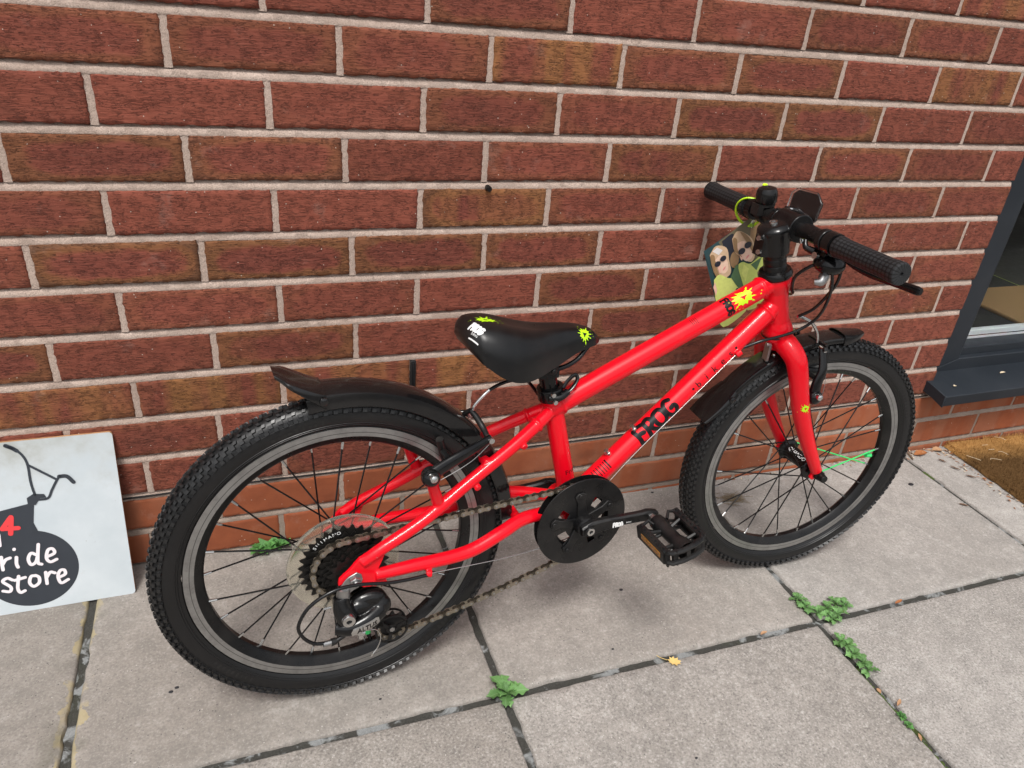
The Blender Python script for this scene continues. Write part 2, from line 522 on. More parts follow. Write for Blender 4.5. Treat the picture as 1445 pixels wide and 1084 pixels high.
for i in range(n):
    xa = WX0 + (WX1 - WX0) * i / n; xb = WX0 + (WX1 - WX0) * (i + 1) / n
    za = row_top(11) + .0045 + mnoise.noise(V((xa * 8, 1, 0))) * .0016; zb = row_top(11) + .0045 + mnoise.noise(V((xb * 8, 1, 0))) * .0016
    ya = -.001 + mnoise.noise(V((xa * 20, 3, 0))) * .002; yb = -.001 + mnoise.noise(V((xb * 20, 3, 0))) * .002
    mb.add([(xa, ya, za), (xb, yb, zb), (xb, yb, zb + .0016), (xa, ya, za + .0016), (xa, .01, za), (xb, .01, zb), (xb, .01, zb + .0016), (xa, .01, za + .0016)],
           [(0, 1, 2, 3), (0, 4, 5, 1), (3, 2, 6, 7)])
mb.build('damp_course', M_BLACKPVC, WALL, ang=0)

# ------------------------------------------------------------------ paving
SLOPE = .012
def gz(x): return .002 - SLOPE * x
def slab_mat():
    s = NT('concrete_paving'); oi = s.n('ObjectInfo')
    sep = s.n('SeparateColor'); s.l(oi.outputs['Color'], sep.inputs[0])
    sh = s.n('VectorMath', operation='SCALE'); sh.inputs[3].default_value = 3.7; s.l(oi.outputs['Location'], sh.inputs[0])
    co = s.coord(shift=sh.outputs[0])
    a = s.noise(co, 3.2, 6, .62)
    b = s.noise(co, 17, 6, .66)
    col = s.mix(s.ramp(a, [(.3, 0.), (.7, 1.)]), (.272, .244, .216), (.365, .334, .302))
    col = s.mix(s.ramp(b, [(.38, .6), (.60, 0.)]), col, (.235, .215, .193))
    bl = s.noise(co, 1.9, 4, .6)
    col = s.mix(s.ramp(bl, [(.46, 0.), (.68, .35)]), col, (.20, .175, .15))
    c2 = s.noise(co, 46, 5, .7)
    col = s.mix(s.ramp(c2, [(.40, .35), (.52, 0.)]), col, (.20, .185, .168))
    col = s.mix(s.ramp(c2, [(.56, 0.), (.70, .4)]), col, (.46, .435, .405))
    g1 = s.noise(co, 260, 3, .7)
    col = s.mix(s.ramp(g1, [(.34, .62), (.48, 0.)]), col, s.mix(sep.outputs[2], (.20, .185, .17), (.10, .092, .085)))
    col = s.mix(s.ramp(g1, [(.54, 0.), (.70, .55)]), col, s.mix(sep.outputs[2], (.42, .395, .365), (.56, .535, .505)))
    v = s.voro(co, 150)
    col = s.mix(s.math('MULTIPLY', s.math('LESS_THAN', v, .16), s.ramp(s.noise(co, 40, 2), [(.5, 0.), (.6, .8)])), col, (.085, .08, .078))
    v2 = s.voro(co, 120)
    col = s.mix(s.math('MULTIPLY', s.math('LESS_THAN', v2, .10), s.ramp(s.noise(co, 33, 2), [(.52, 0.), (.6, .8)])), col, (.62, .59, .55))
    # ochre and algae staining beside the joint by the sign
    geo = s.n('NewGeometry'); gx = s.n('SeparateXYZ'); s.l(geo.outputs['Position'], gx.inputs[0])
    dj = s.math('ABSOLUTE', s.math('ADD', gx.outputs[0], .229))
    wn = s.noise(geo.outputs['Position'], 28, 4, .6)
    reach = s.math('ADD', .008, s.math('MULTIPLY', s.ramp(wn, [(.4, 0.), (.7, 1.)]), .020))
    st = s.math('MULTIPLY', s.math('LESS_THAN', dj, reach), s.ramp(s.noise(geo.outputs['Position'], 16, 3), [(.42, 0.), (.55, .75)]))
    col = s.mix(st, col, (.42, .35, .20))
    st2 = s.math('MULTIPLY', s.ramp(dj, [(.0, 1.), (.045, 0.)]), s.ramp(s.noise(geo.outputs['Position'], 9, 4), [(.50, 0.), (.62, .7)]))
    col = s.mix(st2, col, (.10, .095, .065))
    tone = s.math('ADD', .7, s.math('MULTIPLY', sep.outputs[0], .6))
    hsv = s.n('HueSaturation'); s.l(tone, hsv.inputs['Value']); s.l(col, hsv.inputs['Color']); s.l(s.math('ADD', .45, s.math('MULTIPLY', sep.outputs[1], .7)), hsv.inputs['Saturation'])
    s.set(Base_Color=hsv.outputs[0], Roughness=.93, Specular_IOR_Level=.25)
    nb = s.bump(g1, .3, .0014)
    s.set(Normal=s.bump(b, .25, .002, nb))
    return s.m
M_SLAB = slab_mat()
def joint_mat():
    s = NT('joint_mortar'); co = s.coord()
    a = s.noise(co, 24, 5, .6, .6); b = s.noise(co, 300, 4, .65)
    col = s.mix(b, (.022, .021, .018), (.085, .083, .075))
    light = s.ramp(a, [(.53, 0.), (.60, 1.)])
    col = s.mix(s.math('MULTIPLY', light, .9), col, s.mix(b, (.17, .18, .18), (.36, .37, .37)))
    ms = s.ramp(s.noise(co, 11, 5, .7), [(.56, 0.), (.62, .85)])
    sx = s.n('SeparateXYZ'); s.l(co, sx.inputs[0])
    near = s.math('MULTIPLY', s.math('GREATER_THAN', sx.outputs[0], .93), s.math('LESS_THAN', sx.outputs[1], -.47))
    ms = s.math('MULTIPLY', ms, s.math('ADD', .12, s.math('MULTIPLY', near, .88)))
    col = s.mix(ms, col, (.045, .062, .012))
    s.set(Base_Color=col, Roughness=.96, Specular_IOR_Level=.2)
    nb = s.bump(light, .5, .0012); s.set(Normal=s.bump(b, .7, .0025, nb))
    return s.m
M_JOINT = joint_mat()
M_ROAD = simple('asphalt', (.05, .049, .047), .9, var=.3, scale=200, bump=.5)
TILT = Matrix.Rotation(math.atan(SLOPE), 4, 'Y')
TILT.translation = V((0, 0, .002))
mb = MB()
mb.add([(-60, -70, -.03), (70, -70, -.03), (70, .3, -.03), (-60, .3, -.03)], [(0, 1, 2, 3)])
tag(mb.build('ground', M_ROAD, mat=TILT, ang=0), kind='structure')
mb = MB()
nx, ny = 130, 70
X0, X1, Y0, Y1 = -2.72, 4.75, -3.0, .02
vs = [(X0 + (X1 - X0) * i / nx, Y0 + (Y1 - Y0) * j / ny, -.0062 + mnoise.noise(V((i * .5, j * .5, 3))) * .0016) for j in range(ny + 1) for i in range(nx + 1)]
mb.add(vs, [(j * (nx + 1) + i, j * (nx + 1) + i + 1, (j + 1) * (nx + 1) + i + 1, (j + 1) * (nx + 1) + i) for j in range(ny) for i in range(nx)])
PAVE = mb.build('pavement', M_JOINT, mat=TILT)
tag(PAVE, kind='structure')
def slab(x0, x1, y0, y1, tone, warm, seed):
    rng = random.Random(seed); cx, cy = (x0 + x1) / 2, (y0 + y1) / 2
    n = 44
    def line(a, b):
        d = .004
        return [a, a + d * .45, a + d] + [a + d + (b - a - 2 * d) * i / n for i in range(1, n)] + [b - d, b - d * .45, b]
    xs, ys = line(x0 - cx, x1 - cx), line(y0 - cy, y1 - cy); N = len(xs); vs = []
    for j, y in enumerate(ys):
        for i, x in enumerate(xs):
            e = min(i, j, N - 1 - i, N - 1 - j)
            z = mnoise.noise(V((x * 5 + seed, y * 5, 1))) * .0012 + mnoise.noise(V((x * 60 + seed, y * 60, 5))) * .0003
            xx, yy = x, y
            chip = max(0, mnoise.noise(V((x * 38 + seed, y * 38, 9))) - .15) * .006
            if e == 0: z -= .0042; 
            if e == 1: z -= .0011
            if e <= 1:
                if i <= 1 or i >= N - 2: xx += (chip if x < 0 else -chip) + mnoise.noise(V((y * 60, seed, i // 3))) * .0011
                if j <= 1 or j >= N - 2: yy += (chip if y < 0 else -chip) + mnoise.noise(V((x * 60, seed, j // 3))) * .0011
            vs.append((xx, yy, z))
    fs = [(j * N + i, j * N + i + 1, (j + 1) * N + i + 1, (j + 1) * N + i) for j in range(N - 1) for i in range(N - 1)]
    ring = [i for i in range(N)] + [j * N + N - 1 for j in range(1, N)] + [(N - 1) * N + i for i in range(N - 2, -1, -1)] + [j * N for j in range(N - 2, 0, -1)]
    b = len(vs)
    for q in ring: vs.append((vs[q][0], vs[q][1], -.035))
    L = len(ring)
    for k in range(L): fs.append((ring[k], b + k, b + (k + 1) % L, ring[(k + 1) % L]))
    m_ = MB(); m_.add(vs, fs)
    o = m_.build('paving_slab', M_SLAB, PAVE, ang=60)
    o.location = (cx, cy, rng.uniform(-.0006, .0008)); o.color = (tone, warm, .15 if y1 > -.2 else .9, 1)
    return o
XJ = [-2.715, -2.095, -1.475, -.852, -.229, .389, 1.010, 1.647, 2.268, 2.890, 3.512, 4.134, 4.75]
YJ = [.012, -.440, -1.062, -1.684, -2.306, -2.93]
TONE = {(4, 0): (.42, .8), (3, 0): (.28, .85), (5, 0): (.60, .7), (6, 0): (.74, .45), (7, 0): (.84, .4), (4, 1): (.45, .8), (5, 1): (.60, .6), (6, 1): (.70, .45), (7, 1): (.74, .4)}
sdn = 0
for j in range(5):
    for i in range(12):
        if j > 2 and (i < 2 or i > 9): pass
        sdn += 1
        rr_ = random.Random(sdn)
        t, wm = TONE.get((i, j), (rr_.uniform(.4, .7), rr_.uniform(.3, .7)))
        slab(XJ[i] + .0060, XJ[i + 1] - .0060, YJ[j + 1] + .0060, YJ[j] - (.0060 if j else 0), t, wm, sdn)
# ochre staining beside the joint by the sign

# ================================================================== bicycle
PSI, LEAN, PIT = .079, .068, .013
O_B = V((.1535, -.349, -.0022))
_F = V((math.cos(PSI), math.sin(PSI), 0)); _L0 = V((-math.sin(PSI), math.cos(PSI), 0)); _Z = V((0, 0, 1))
_U = _Z * math.cos(LEAN) + _L0 * math.sin(LEAN); BL = _L0 * math.cos(LEAN) - _Z * math.sin(LEAN)
BF = _F * math.cos(PIT) - _U * math.sin(PIT); BU = _U * math.cos(PIT) + _F * math.sin(PIT)
BM_ = Matrix((BF, BL, BU)).transposed().to_4x4(); BM_.translation = O_B
BIKE = empty('bicycle', BM_)
tag(BIKE, "red child's bicycle with black saddle and mudguards leaning against the brick wall", 'bicycle')
RW, WB = .254, .868
HA = R(72); AX = V((-math.cos(HA), 0, math.sin(HA)))
A0 = V((WB, 0, RW)) - .038 * V((math.sin(HA), 0, math.cos(HA)))
STEER = Matrix.Translation(A0) @ Matrix.Rotation(-.125, 4, AX) @ Matrix.Translation(-A0)
def axz(z): return A0 + AX * ((z - A0.z) / AX.z)

# ---- materials
def paint_mat():
    s = NT('red_gloss_paint'); co = s.coord()
    n1 = s.noise(co, 9, 5, .6)
    col = s.mix(n1, (.74, .0015, .010), (.84, .003, .016))
    ch = s.math('MULTIPLY', s.math('LESS_THAN', s.voro(co, 60), .045), s.math('GREATER_THAN', s.noise(co, 23, 1), .56))
    col = s.mix(s.math('MULTIPLY', ch, .8), col, (.55, .30, .28))
    dirt = s.ramp(s.noise(co, 30, 6, .7), [(.58, 0.), (.8, .16)])
    col = s.mix(dirt, col, (.22, .10, .07))
    s.set(Base_Color=col, Roughness=.32, Coat_Weight=.42, Coat_Roughness=.035, Specular_IOR_Level=.2)
    s.set(Normal=s.bump(s.noise(co, 160, 2), .03, .0006))
    return s.m
M_RED = paint_mat()
M_BLK = simple('black_gloss_plastic', (.0045, .0045, .005), .20, var=.2, scale=40, dust=.02, bump=.04, bscale=120, spec=.38)
M_GUARD = simple('black_mudguard_plastic', (.0042, .0042, .0048), .17, coat=.15, var=.2, scale=20, dust=.03, bump=.03, bscale=60, spec=.45)
M_SAT = simple('black_satin_metal', (.0055, .0055, .006), .30, var=.2, scale=50, dust=.04, spec=.32)
M_MATT = simple('matt_black_plastic', (.006, .006, .0065), .42, var=.25, scale=80, dust=.06, bump=.1, spec=.32)
M_STEEL = simple('bright_steel', (.62, .62, .61), .24, 1., var=.1, scale=90, dust=.12, dustcol=(.2, .17, .14))
M_GREYALU = simple('grey_alloy', (.42, .42, .42), .38, 1., var=.12, scale=80, dust=.15, dustcol=(.2, .18, .15))
M_CHAIN = simple('oily_chain_steel', (.36, .315, .25), .40, .85, var=.3, scale=250, dust=.4, dustcol=(.07, .055, .042))
M_CHAIN2 = simple('dark_chain_steel', (.10, .085, .065), .45, .8, var=.4, scale=250, dust=.5, dustcol=(.03, .025, .02))
M_SPROCK = simple('oily_black_steel', (.010, .0095, .009), .36, .3, var=.4, scale=160, dust=.25, dustcol=(.05, .042, .032), spec=.35)
M_CABLE = simple('black_cable_housing', (.005, .005, .0055), .26, var=.2, spec=.45)
M_WHITE = simple('white_print', (.78, .78, .77), .5, var=.05)
M_LIME = simple('lime_print', (.50, .86, .01), .42, var=.08)
M_INK = simple('black_print', (.006, .005, .006), .3, var=.1, spec=.3)
M_GREEN = simple('green_spoke_plastic', (.05, .62, .16), .4, var=.12)
M_AMBER = simple('amber_reflector', (.30, .12, .008), .25, var=.2, scale=300, dust=.25, bump=.25, bscale=500)
M_ZIP = simple('lime_cable_tie', (.56, .90, .02), .35, var=.06)

def rubber_mat():
    s = NT('tyre_rubber'); co = s.coord()
    a = s.noise(co, 14, 6, .65); b = s.noise(co, 210, 3)
    col = s.mix(a, (.0048, .0048, .0052), (.010, .010, .0105))
    d = s.ramp(s.noise(co, 26, 6, .7), [(.55, 0.), (.9, .22)])
    col = s.mix(d, col, (.05, .046, .042))
    s.set(Base_Color=col, Roughness=s.ramp(a, [(.2, .28), (.8, .46)]), Specular_IOR_Level=.42)
    s.set(Normal=s.bump(b, .16, .0006)); return s.m
M_RUB = rubber_mat()
M_KNOB = simple('tread_rubber', (.011, .011, .0115), .34, var=.3, scale=120, dust=.12, dustcol=(.05, .046, .042), spec=.5)
def rim_mat():
    s = NT('machined_rim'); co = s.coord()
    sx = s.n('SeparateXYZ'); s.l(co, sx.inputs[0])
    r = s.math('SQRT', s.math('ADD', s.math('POWER', sx.outputs[0], 2.), s.math('POWER', sx.outputs[2], 2.)))
    gr = s.math('SINE', s.math('MULTIPLY', r, 5200.))
    groove = s.math('LESS_THAN', s.math('ABSOLUTE', s.math('SUBTRACT', r, .1998)), .0005)
    a = s.noise(co, 40, 5, .6)
    col = s.mix(a, (.31, .308, .302), (.43, .426, .418))
    col = s.mix(s.math('MULTIPLY', groove, .8), col, (.07, .07, .07))
    wear = s.ramp(s.noise(co, 60, 5, .7), [(.45, 0.), (.7, .5)])
    col = s.mix(wear, col, (.16, .155, .15))
    s.set(Base_Color=col, Metallic=.85, Roughness=.34); return s.m
M_RIM = rim_mat()
def grip_mat():
    s = NT('ribbed_grip_rubber'); co = s.coord()
    sx = s.n('SeparateXYZ'); s.l(co, sx.inputs[0])
    ang = s.math('ARCTAN2', s.math('SUBTRACT', sx.outputs[2], .703), s.math('SUBTRACT', sx.outputs[0], .716))
    u = s.math('MULTIPLY', ang, 5.0); v = s.math('MULTIPLY', sx.outputs[1], 430.)
    h = s.math('ABSOLUTE', s.math('ADD', s.math('SINE', s.math('ADD', s.math('MULTIPLY', u, 2.), v)), s.math('SINE', s.math('SUBTRACT', s.math('MULTIPLY', u, 2.), v))))
    h = s.math('GREATER_THAN', h, .75)
    s.set(Base_Color=s.mix(h, (.006, .006, .0065), (.024, .025, .027)), Roughness=.55, Specular_IOR_Level=.35)
    s.set(Normal=s.bump(h, .9, .0012)); return s.m
M_GRIP = grip_mat()
def clear_mat():
    s = NT('clear_yellowed_plastic')
    s.set(Base_Color=(.90, .87, .76, 1), Roughness=.16, Transmission_Weight=.91, IOR=1.25)
    return s.m
M_CLEAR = clear_mat()
def glass_mat(name, col=(.95, .97, .97, 1), rough=0.02, ior=1.45):
    s = NT(name); s.set(Base_Color=col, Roughness=rough, Transmission_Weight=1., IOR=ior); return s.m

def remesh(mb, name, mat, voxel, smooth=3, parent=None, matb=None):
    o = mb.build('tmp', mat, ang=0)
    q = o.modifiers.new('r', 'REMESH'); q.mode = 'VOXEL'; q.voxel_size = voxel
    if smooth:
        k = o.modifiers.new('s', 'SMOOTH'); k.iterations = smooth; k.factor = .5
    dg = bpy.context.evaluated_depsgraph_get()
    me = bpy.data.meshes.new_from_object(o.evaluated_get(dg))
    bpy.data.objects.remove(o)
    me.name = name; me.shade_smooth()
    if not me.materials: me.materials.append(mat)
    ob = bpy.data.objects.new(name, me)
    return link(ob, parent, matb)

def bvh_of(ob):
    me = ob.data
    return BVHTree.FromPolygons([v.co for v in me.vertices], [tuple(p.vertices) for p in me.polygons])

def refine(vs, fs, L):
    bm = bmesh.new()
    bv = [bm.verts.new((p[0], p[1], p[2] * 1e-6 if len(p) > 2 else 0)) for p in vs]
    for f in fs:
        try: bm.faces.new([bv[i] for i in f])
        except ValueError: pass
    bmesh.ops.triangulate(bm, faces=bm.faces)
    for _ in range(6):
        ed = [e for e in bm.edges if e.calc_length() > L]
        if not ed: break
        bmesh.ops.subdivide_edges(bm, edges=ed, cuts=1)
        bmesh.ops.triangulate(bm, faces=bm.faces)
    bm.verts.index_update()
    v = [(q.co.x, q.co.y, q.co.z * 1e6) for q in bm.verts]; f = [tuple(q.index for q in p.verts) for p in bm.faces]
    bm.free(); return v, f

def text2d(txt, size, bold=.0, shear=0., align='CENTER', sx=1.):
    cu = bpy.data.curves.new('t', 'FONT'); cu.body = txt; cu.size = size; cu.offset = bold * size; cu.shear = shear
    cu.align_x = align; cu.align_y = 'CENTER'; cu.resolution_u = 3
    o = bpy.data.objects.new('t', cu); COL.objects.link(o)
    dg = bpy.context.evaluated_depsgraph_get(); dg.update()
    me = bpy.data.meshes.new_from_object(o.evaluated_get(dg))
    vs = [(v.co.x * sx, v.co.y) for v in me.vertices]; fs = [tuple(p.vertices) for p in me.polygons]
    bpy.data.objects.remove(o); bpy.data.curves.remove(cu); bpy.data.meshes.remove(me)
    return vs, fs

def strokes2d(strokes, wd, n=6):
    """round-ended pen strokes; each a list of points, optionally a list of widths"""
    vs = []; fs = []
    for k_, st in enumerate(strokes):
        p = crom([(x, y, 0) for x, y in st], n) if len(st) > 2 else [V((st[0][0], st[0][1], 0)).lerp(V((st[-1][0], st[-1][1], 0)), t / 6) for t in range(7)]
        o = len(vs)
        for i, q in enumerate(p):
            t = (p[min(i + 1, len(p) - 1)] - p[max(i - 1, 0)]).normalized(); nn = V((-t.y, t.x, 0)) * wd / 2
            vs += [(q.x + nn.x, q.y + nn.y, k_ * 3.), (q.x - nn.x, q.y - nn.y, k_ * 3.)]
        for i in range(len(p) - 1): fs.append((o + 2 * i, o + 2 * i + 1, o + 2 * i + 3, o + 2 * i + 2))
        for e_, q in enumerate((p[0], p[-1])):
            o = len(vs); vs += [(q.x + math.cos(a) * wd / 2, q.y + math.sin(a) * wd / 2, k_ * 3. + 1 + e_) for a in [2 * PI * k / 10 for k in range(10)]]
            fs.append(tuple(range(o, o + 10)))
    return vs, fs

def splat2d(r, seed, hole=.28):
    rg = random.Random(seed); n = 26; vs = []; fs = []
    ro = []
    for k in range(n):
        ro.append(r * (rg.uniform(.70, .95) if k % 2 else rg.uniform(.80, 1.35)))
    for k in range(n):
        a = 2 * PI * k / n
        hi = r * hole * (1.35 if k % 9 < 3 else .75)
        vs += [(hi * math.cos(a), hi * math.sin(a)), (ro[k] * .8 * math.cos(a), ro[k] * .8 * math.sin(a)), (ro[k] * math.cos(a), ro[k] * math.sin(a))]
    for k in range(n):
        q = (k + 1) % n
        fs.append((3 * k, 3 * k + 1, 3 * q + 1, 3 * q))
        if k % 2 == 0 and rg.random() < .75:
            a = 2 * PI * k / n; o = len(vs); tw = .05 * r
            vs += [((ro[k] * .80) * math.cos(a - .1), (ro[k] * .80) * math.sin(a - .1), 2.), (ro[k] * 1.1 * math.cos(a), ro[k] * 1.1 * math.sin(a), 2.), ((ro[k] * .80) * math.cos(a + .1), (ro[k] * .80) * math.sin(a + .1), 2.)]
            fs.append((o, o + 1, o + 2))
    for _ in range(8):
        a = rg.uniform(0, 2 * PI); d = r * rg.uniform(1.2, 1.5); q = r * rg.uniform(.03, .07); o = len(vs)
        vs += [(d * math.cos(a) + q * math.cos(b), d * math.sin(a) + q * math.sin(b)) for b in [k * PI / 3 for k in range(6)]]
        fs.append(tuple(range(o, o + 6)))
    return vs, fs

def decal(name, shape, bvh, org, ex, ey, mat, parent, matb=None, lift=.0004, L=.004, maxd=.08):
    """lay a flat print on the curved surface of a part"""
    vs, fs = refine(*shape, L)
    org, ex, ey = V(org), V(ex).normalized(), V(ey)
    nn = ex.cross(ey).normalized(); ey = nn.cross(ex).normalized()
    out = []; okv = []
    for x, y, ly_ in vs:
        p = org + ex * x + ey * y
        h = bvh.ray_cast(p + nn * maxd, -nn, maxd * 2)
        if h[0] is None: out.append(p); okv.append(False)
        else:
            nr = h[1] if h[1].dot(nn) > 0 else -h[1]
            out.append(h[0] + nr * (lift + ly_ * 1.2e-5)); okv.append(True)
    m_ = MB(); m_.add(out, [f for f in fs if all(okv[i] for i in f)])
    me = bpy.data.meshes.new(name); me.from_pydata([tuple(p) for p in m_.v], [], m_.f); me.materials.append(mat); me.shade_smooth()
    return link(bpy.data.objects.new(name, me), parent, matb)

# ---- frame
BB = V((.366, 0, .258))
SEAT0, SEAT1 = BB + V((.006, 0, 0)), V((.3165, 0, .470))
fr = MB()
fr.lathe([(.0001, -.001), (.0245, 0), (.0250, .006), (.0235, .012), (.0200, .024), (.0190, .05), (.0200, .078), (.0238, .090), (.0250, .096), (.0245, .1035), (.0001, .1045)], axz(.521), AX, 40)
TT0, TT1 = V((.318, 0, .4385)), V((.704, 0, .6105))
DT0, DT1 = V((.374, 0, .2625)), V((.722, 0, .5725))
fr.tube([TT0, TT1], .0168, 28); fr.tube([DT0, DT1], .0172, 28); fr.tube([SEAT0, SEAT1], .0150, 28)
fr.cyl(BB + V((0, -.034, 0)), BB + V((0, .034, 0)), .0205, n=32)
def weld(c, ax_, r):
    ax_ = V(ax_).normalized(); e1 = ax_.orthogonal().normalized(); e2 = ax_.cross(e1)
    n_ = int(2 * PI * r / .0026)
    for k in range(n_):
        a = 2 * PI * k / n_; fr.sphere(V(c) + (e1 * math.cos(a) + e2 * math.sin(a)) * (r + .0002), .0026, (1, 1, 1), 8)
ttd = (TT1 - TT0).normalized(); dtd_ = (DT1 - DT0).normalized()
weld(TT1 - ttd * .0225, ttd, .0166); weld(DT1 - dtd_ * .0215, dtd_, .0170); weld(TT0 + ttd * .0185, ttd, .0166); weld(DT0 + dtd_ * .026, dtd_, .0170); weld(BB + (SEAT1 - BB).normalized() * .022, SEAT1 - BB, .0148)
SSN = [(.322, -.004, .440), (.287, -.017, .4215), (.243, -.030, .3985), (.171, -.044, .3605), (.103, -.055, .321), (.040, -.061, .2915), (.016, -.061, .277)]
CSN = [(.362, -.018, .262), (.300, -.032, .273), (.264, -.040, .2755), (.226, -.051, .2675), (.17, -.057, .2515), (.088, -.061, .2525), (.034, -.061, .2515)]
for sg in (1, -1):
    S = [(x, y * sg, z) for x, y, z in SSN]; Cc = [(x, y * sg, z) for x, y, z in CSN]
    fr.tube(crom(S, 6), [.0098, .0098, .0095, .0092, .009, .0088, .0078], 18)
    fr.tube(crom(Cc, 6), [.010, .0105, .0105, .0105, .0102, .0095, .0085], 18)
    # drop-out plate
    poly = [(.052, .297), (.031, .2945), (.012, .2855), (-.002, .2695), (-.016, .2575), (-.0175, .2475), (-.003, .2525), (.006, .2445), (.017, .2360), (.036, .2335), (.052, .2335), (.046, .2505), (.0385, .2625), (.046, .281)]
    fr.prism(poly, (0, -.0575 * sg, 0), (1, 0, 0), (0, 0, 1), (0, -.0062 * sg, 0))
    fr.cyl((.127, -.0490 * sg, .344), (.113, -.0590 * sg, .388), .0088, .0078, n=14)     # brake boss
    fr.cyl((.110, -.0560 * sg, .398), (.110, -.068 * sg, .400), .0072, n=14)
fr.cyl((.205, -.040, .384), (.205, .040, .384), .0075, n=14)           # stay bridge
fr.cyl((.262, -.037, .275), (.262, .037, .275), .0075, n=14)
for p in ((.262, -.024, .4035), (.185, -.0395, .3585)):
    fr.cyl(V(p), V(p) + V((.002, -.012, -.004)), .0052, n=12)
for p, q in (((.6435, -.019, .497), (.6505, -.021, .5035)), ((.105, -.070, .2415), (.113, -.0715, .2405))):
    fr.tube([p, q], .0058, 12)
fr.tube([V((.40, -.022, .27)), V((.408, -.022, .277))], .004, 10)
for sg in (1, -1):
    weld((.290, -.0155 * sg, .4230), (.044, .012 * sg, .020), .0098)
FRAME = remesh(fr, 'frame', M_RED, .0012, 2, BIKE)
for p in ((.4885, 0, .3645), (.4455, 0, .3265)):
    q = V(p) + V((-.0105, -.0005, .0128)); d = V((-.62, -.05, .78)).normalized()
    b = MB(); b.cyl(q - d * .003, q + d * .0045, .0058, .0052, n=16); b.cyl(q + d * .0045, q + d * .0095, .0044, .0040, n=16)
    b.build('bottle_bolt', M_STEEL, FRAME)
b = MB()
b.prism([(-.004, .262), (-.009, .258), (-.016, .248), (-.0185, .242), (-.021, .236), (-.006, .232), (.0015, .238), (.009, .241), (.012, .2465), (.0145, .2535), (.013, .2615), (.0065, .2665)], (.001, -.0640, .0), (1, 0, 0), (0, 0, 1), (0, -.0028, 0))
b.build('hanger_plate', M_GREYALU, FRAME, bevel=.0008)
b = MB(); b.cyl((.0045, -.0668, .2545), (.0045, -.0735, .2545), .0085, .0078, 6); b.cyl((.0045, -.0735, .2545), (.0045, -.0765, .2545), .0042, n=16)
b.build('axle_nut', M_GREYALU, FRAME, bevel=.0006)

# ---- fork
fk = MB()
fk.tube([axz(.4975), axz(.5195)], [.0215, .0235], 28)
fk.lathe([(.0001, 0), (.0248, .001), (.0252, .006), (.0245, .010), (.0001, .011)], axz(.512), AX, 32)
FKN = [(.7470, -.004, .5085), (.7475, -.024, .5060), (.7560, -.0420, .4900), (.7640, -.0495, .4640), (.7745, -.0525, .4300), (.7930, -.0530, .3840), (.8225, -.0530, .3280), (.8500, -.0530, .2830), (.8630, -.0530, .2610)]
for sg in (1, -1):
    fk.tube(crom([(x, y * sg, z) for x, y, z in FKN], 6), [.0195, .0192, .0178, .0166, .0160, .0150, .0132, .0112, .0098], 24)
    fk.prism([(.849, .268), (.856, .255), (.853, .247), (.859, .2415), (.866, .2445), (.8695, .2415), (.8765, .2450), (.879, .2540), (.8750, .2650), (.866, .2720)], (0, -.0475 * sg, 0), (1, 0, 0), (0, 0, 1), (0, -.0065 * sg, 0))
    fk.cyl((.7835, -.0525 * sg, .413), (.806, -.049 * sg, .4235), .0075, n=12)
FORK = remesh(fk, 'fork', M_RED, .0014, 3, BIKE, STEER)
b = MB(); b.lathe([(.0256, 0), (.0262, .0015), (.0256, .003)], axz(.5195), AX, 36); b.build('headset_seal', M_BLK, BIKE)
b = MB(); b.lathe([(.0252, 0), (.0270, .002), (.0272, .007), (.0245, .0115), (.0165, .013)], axz(.6205), AX, 40); b.build('headset_cup', M_BLK, BIKE)

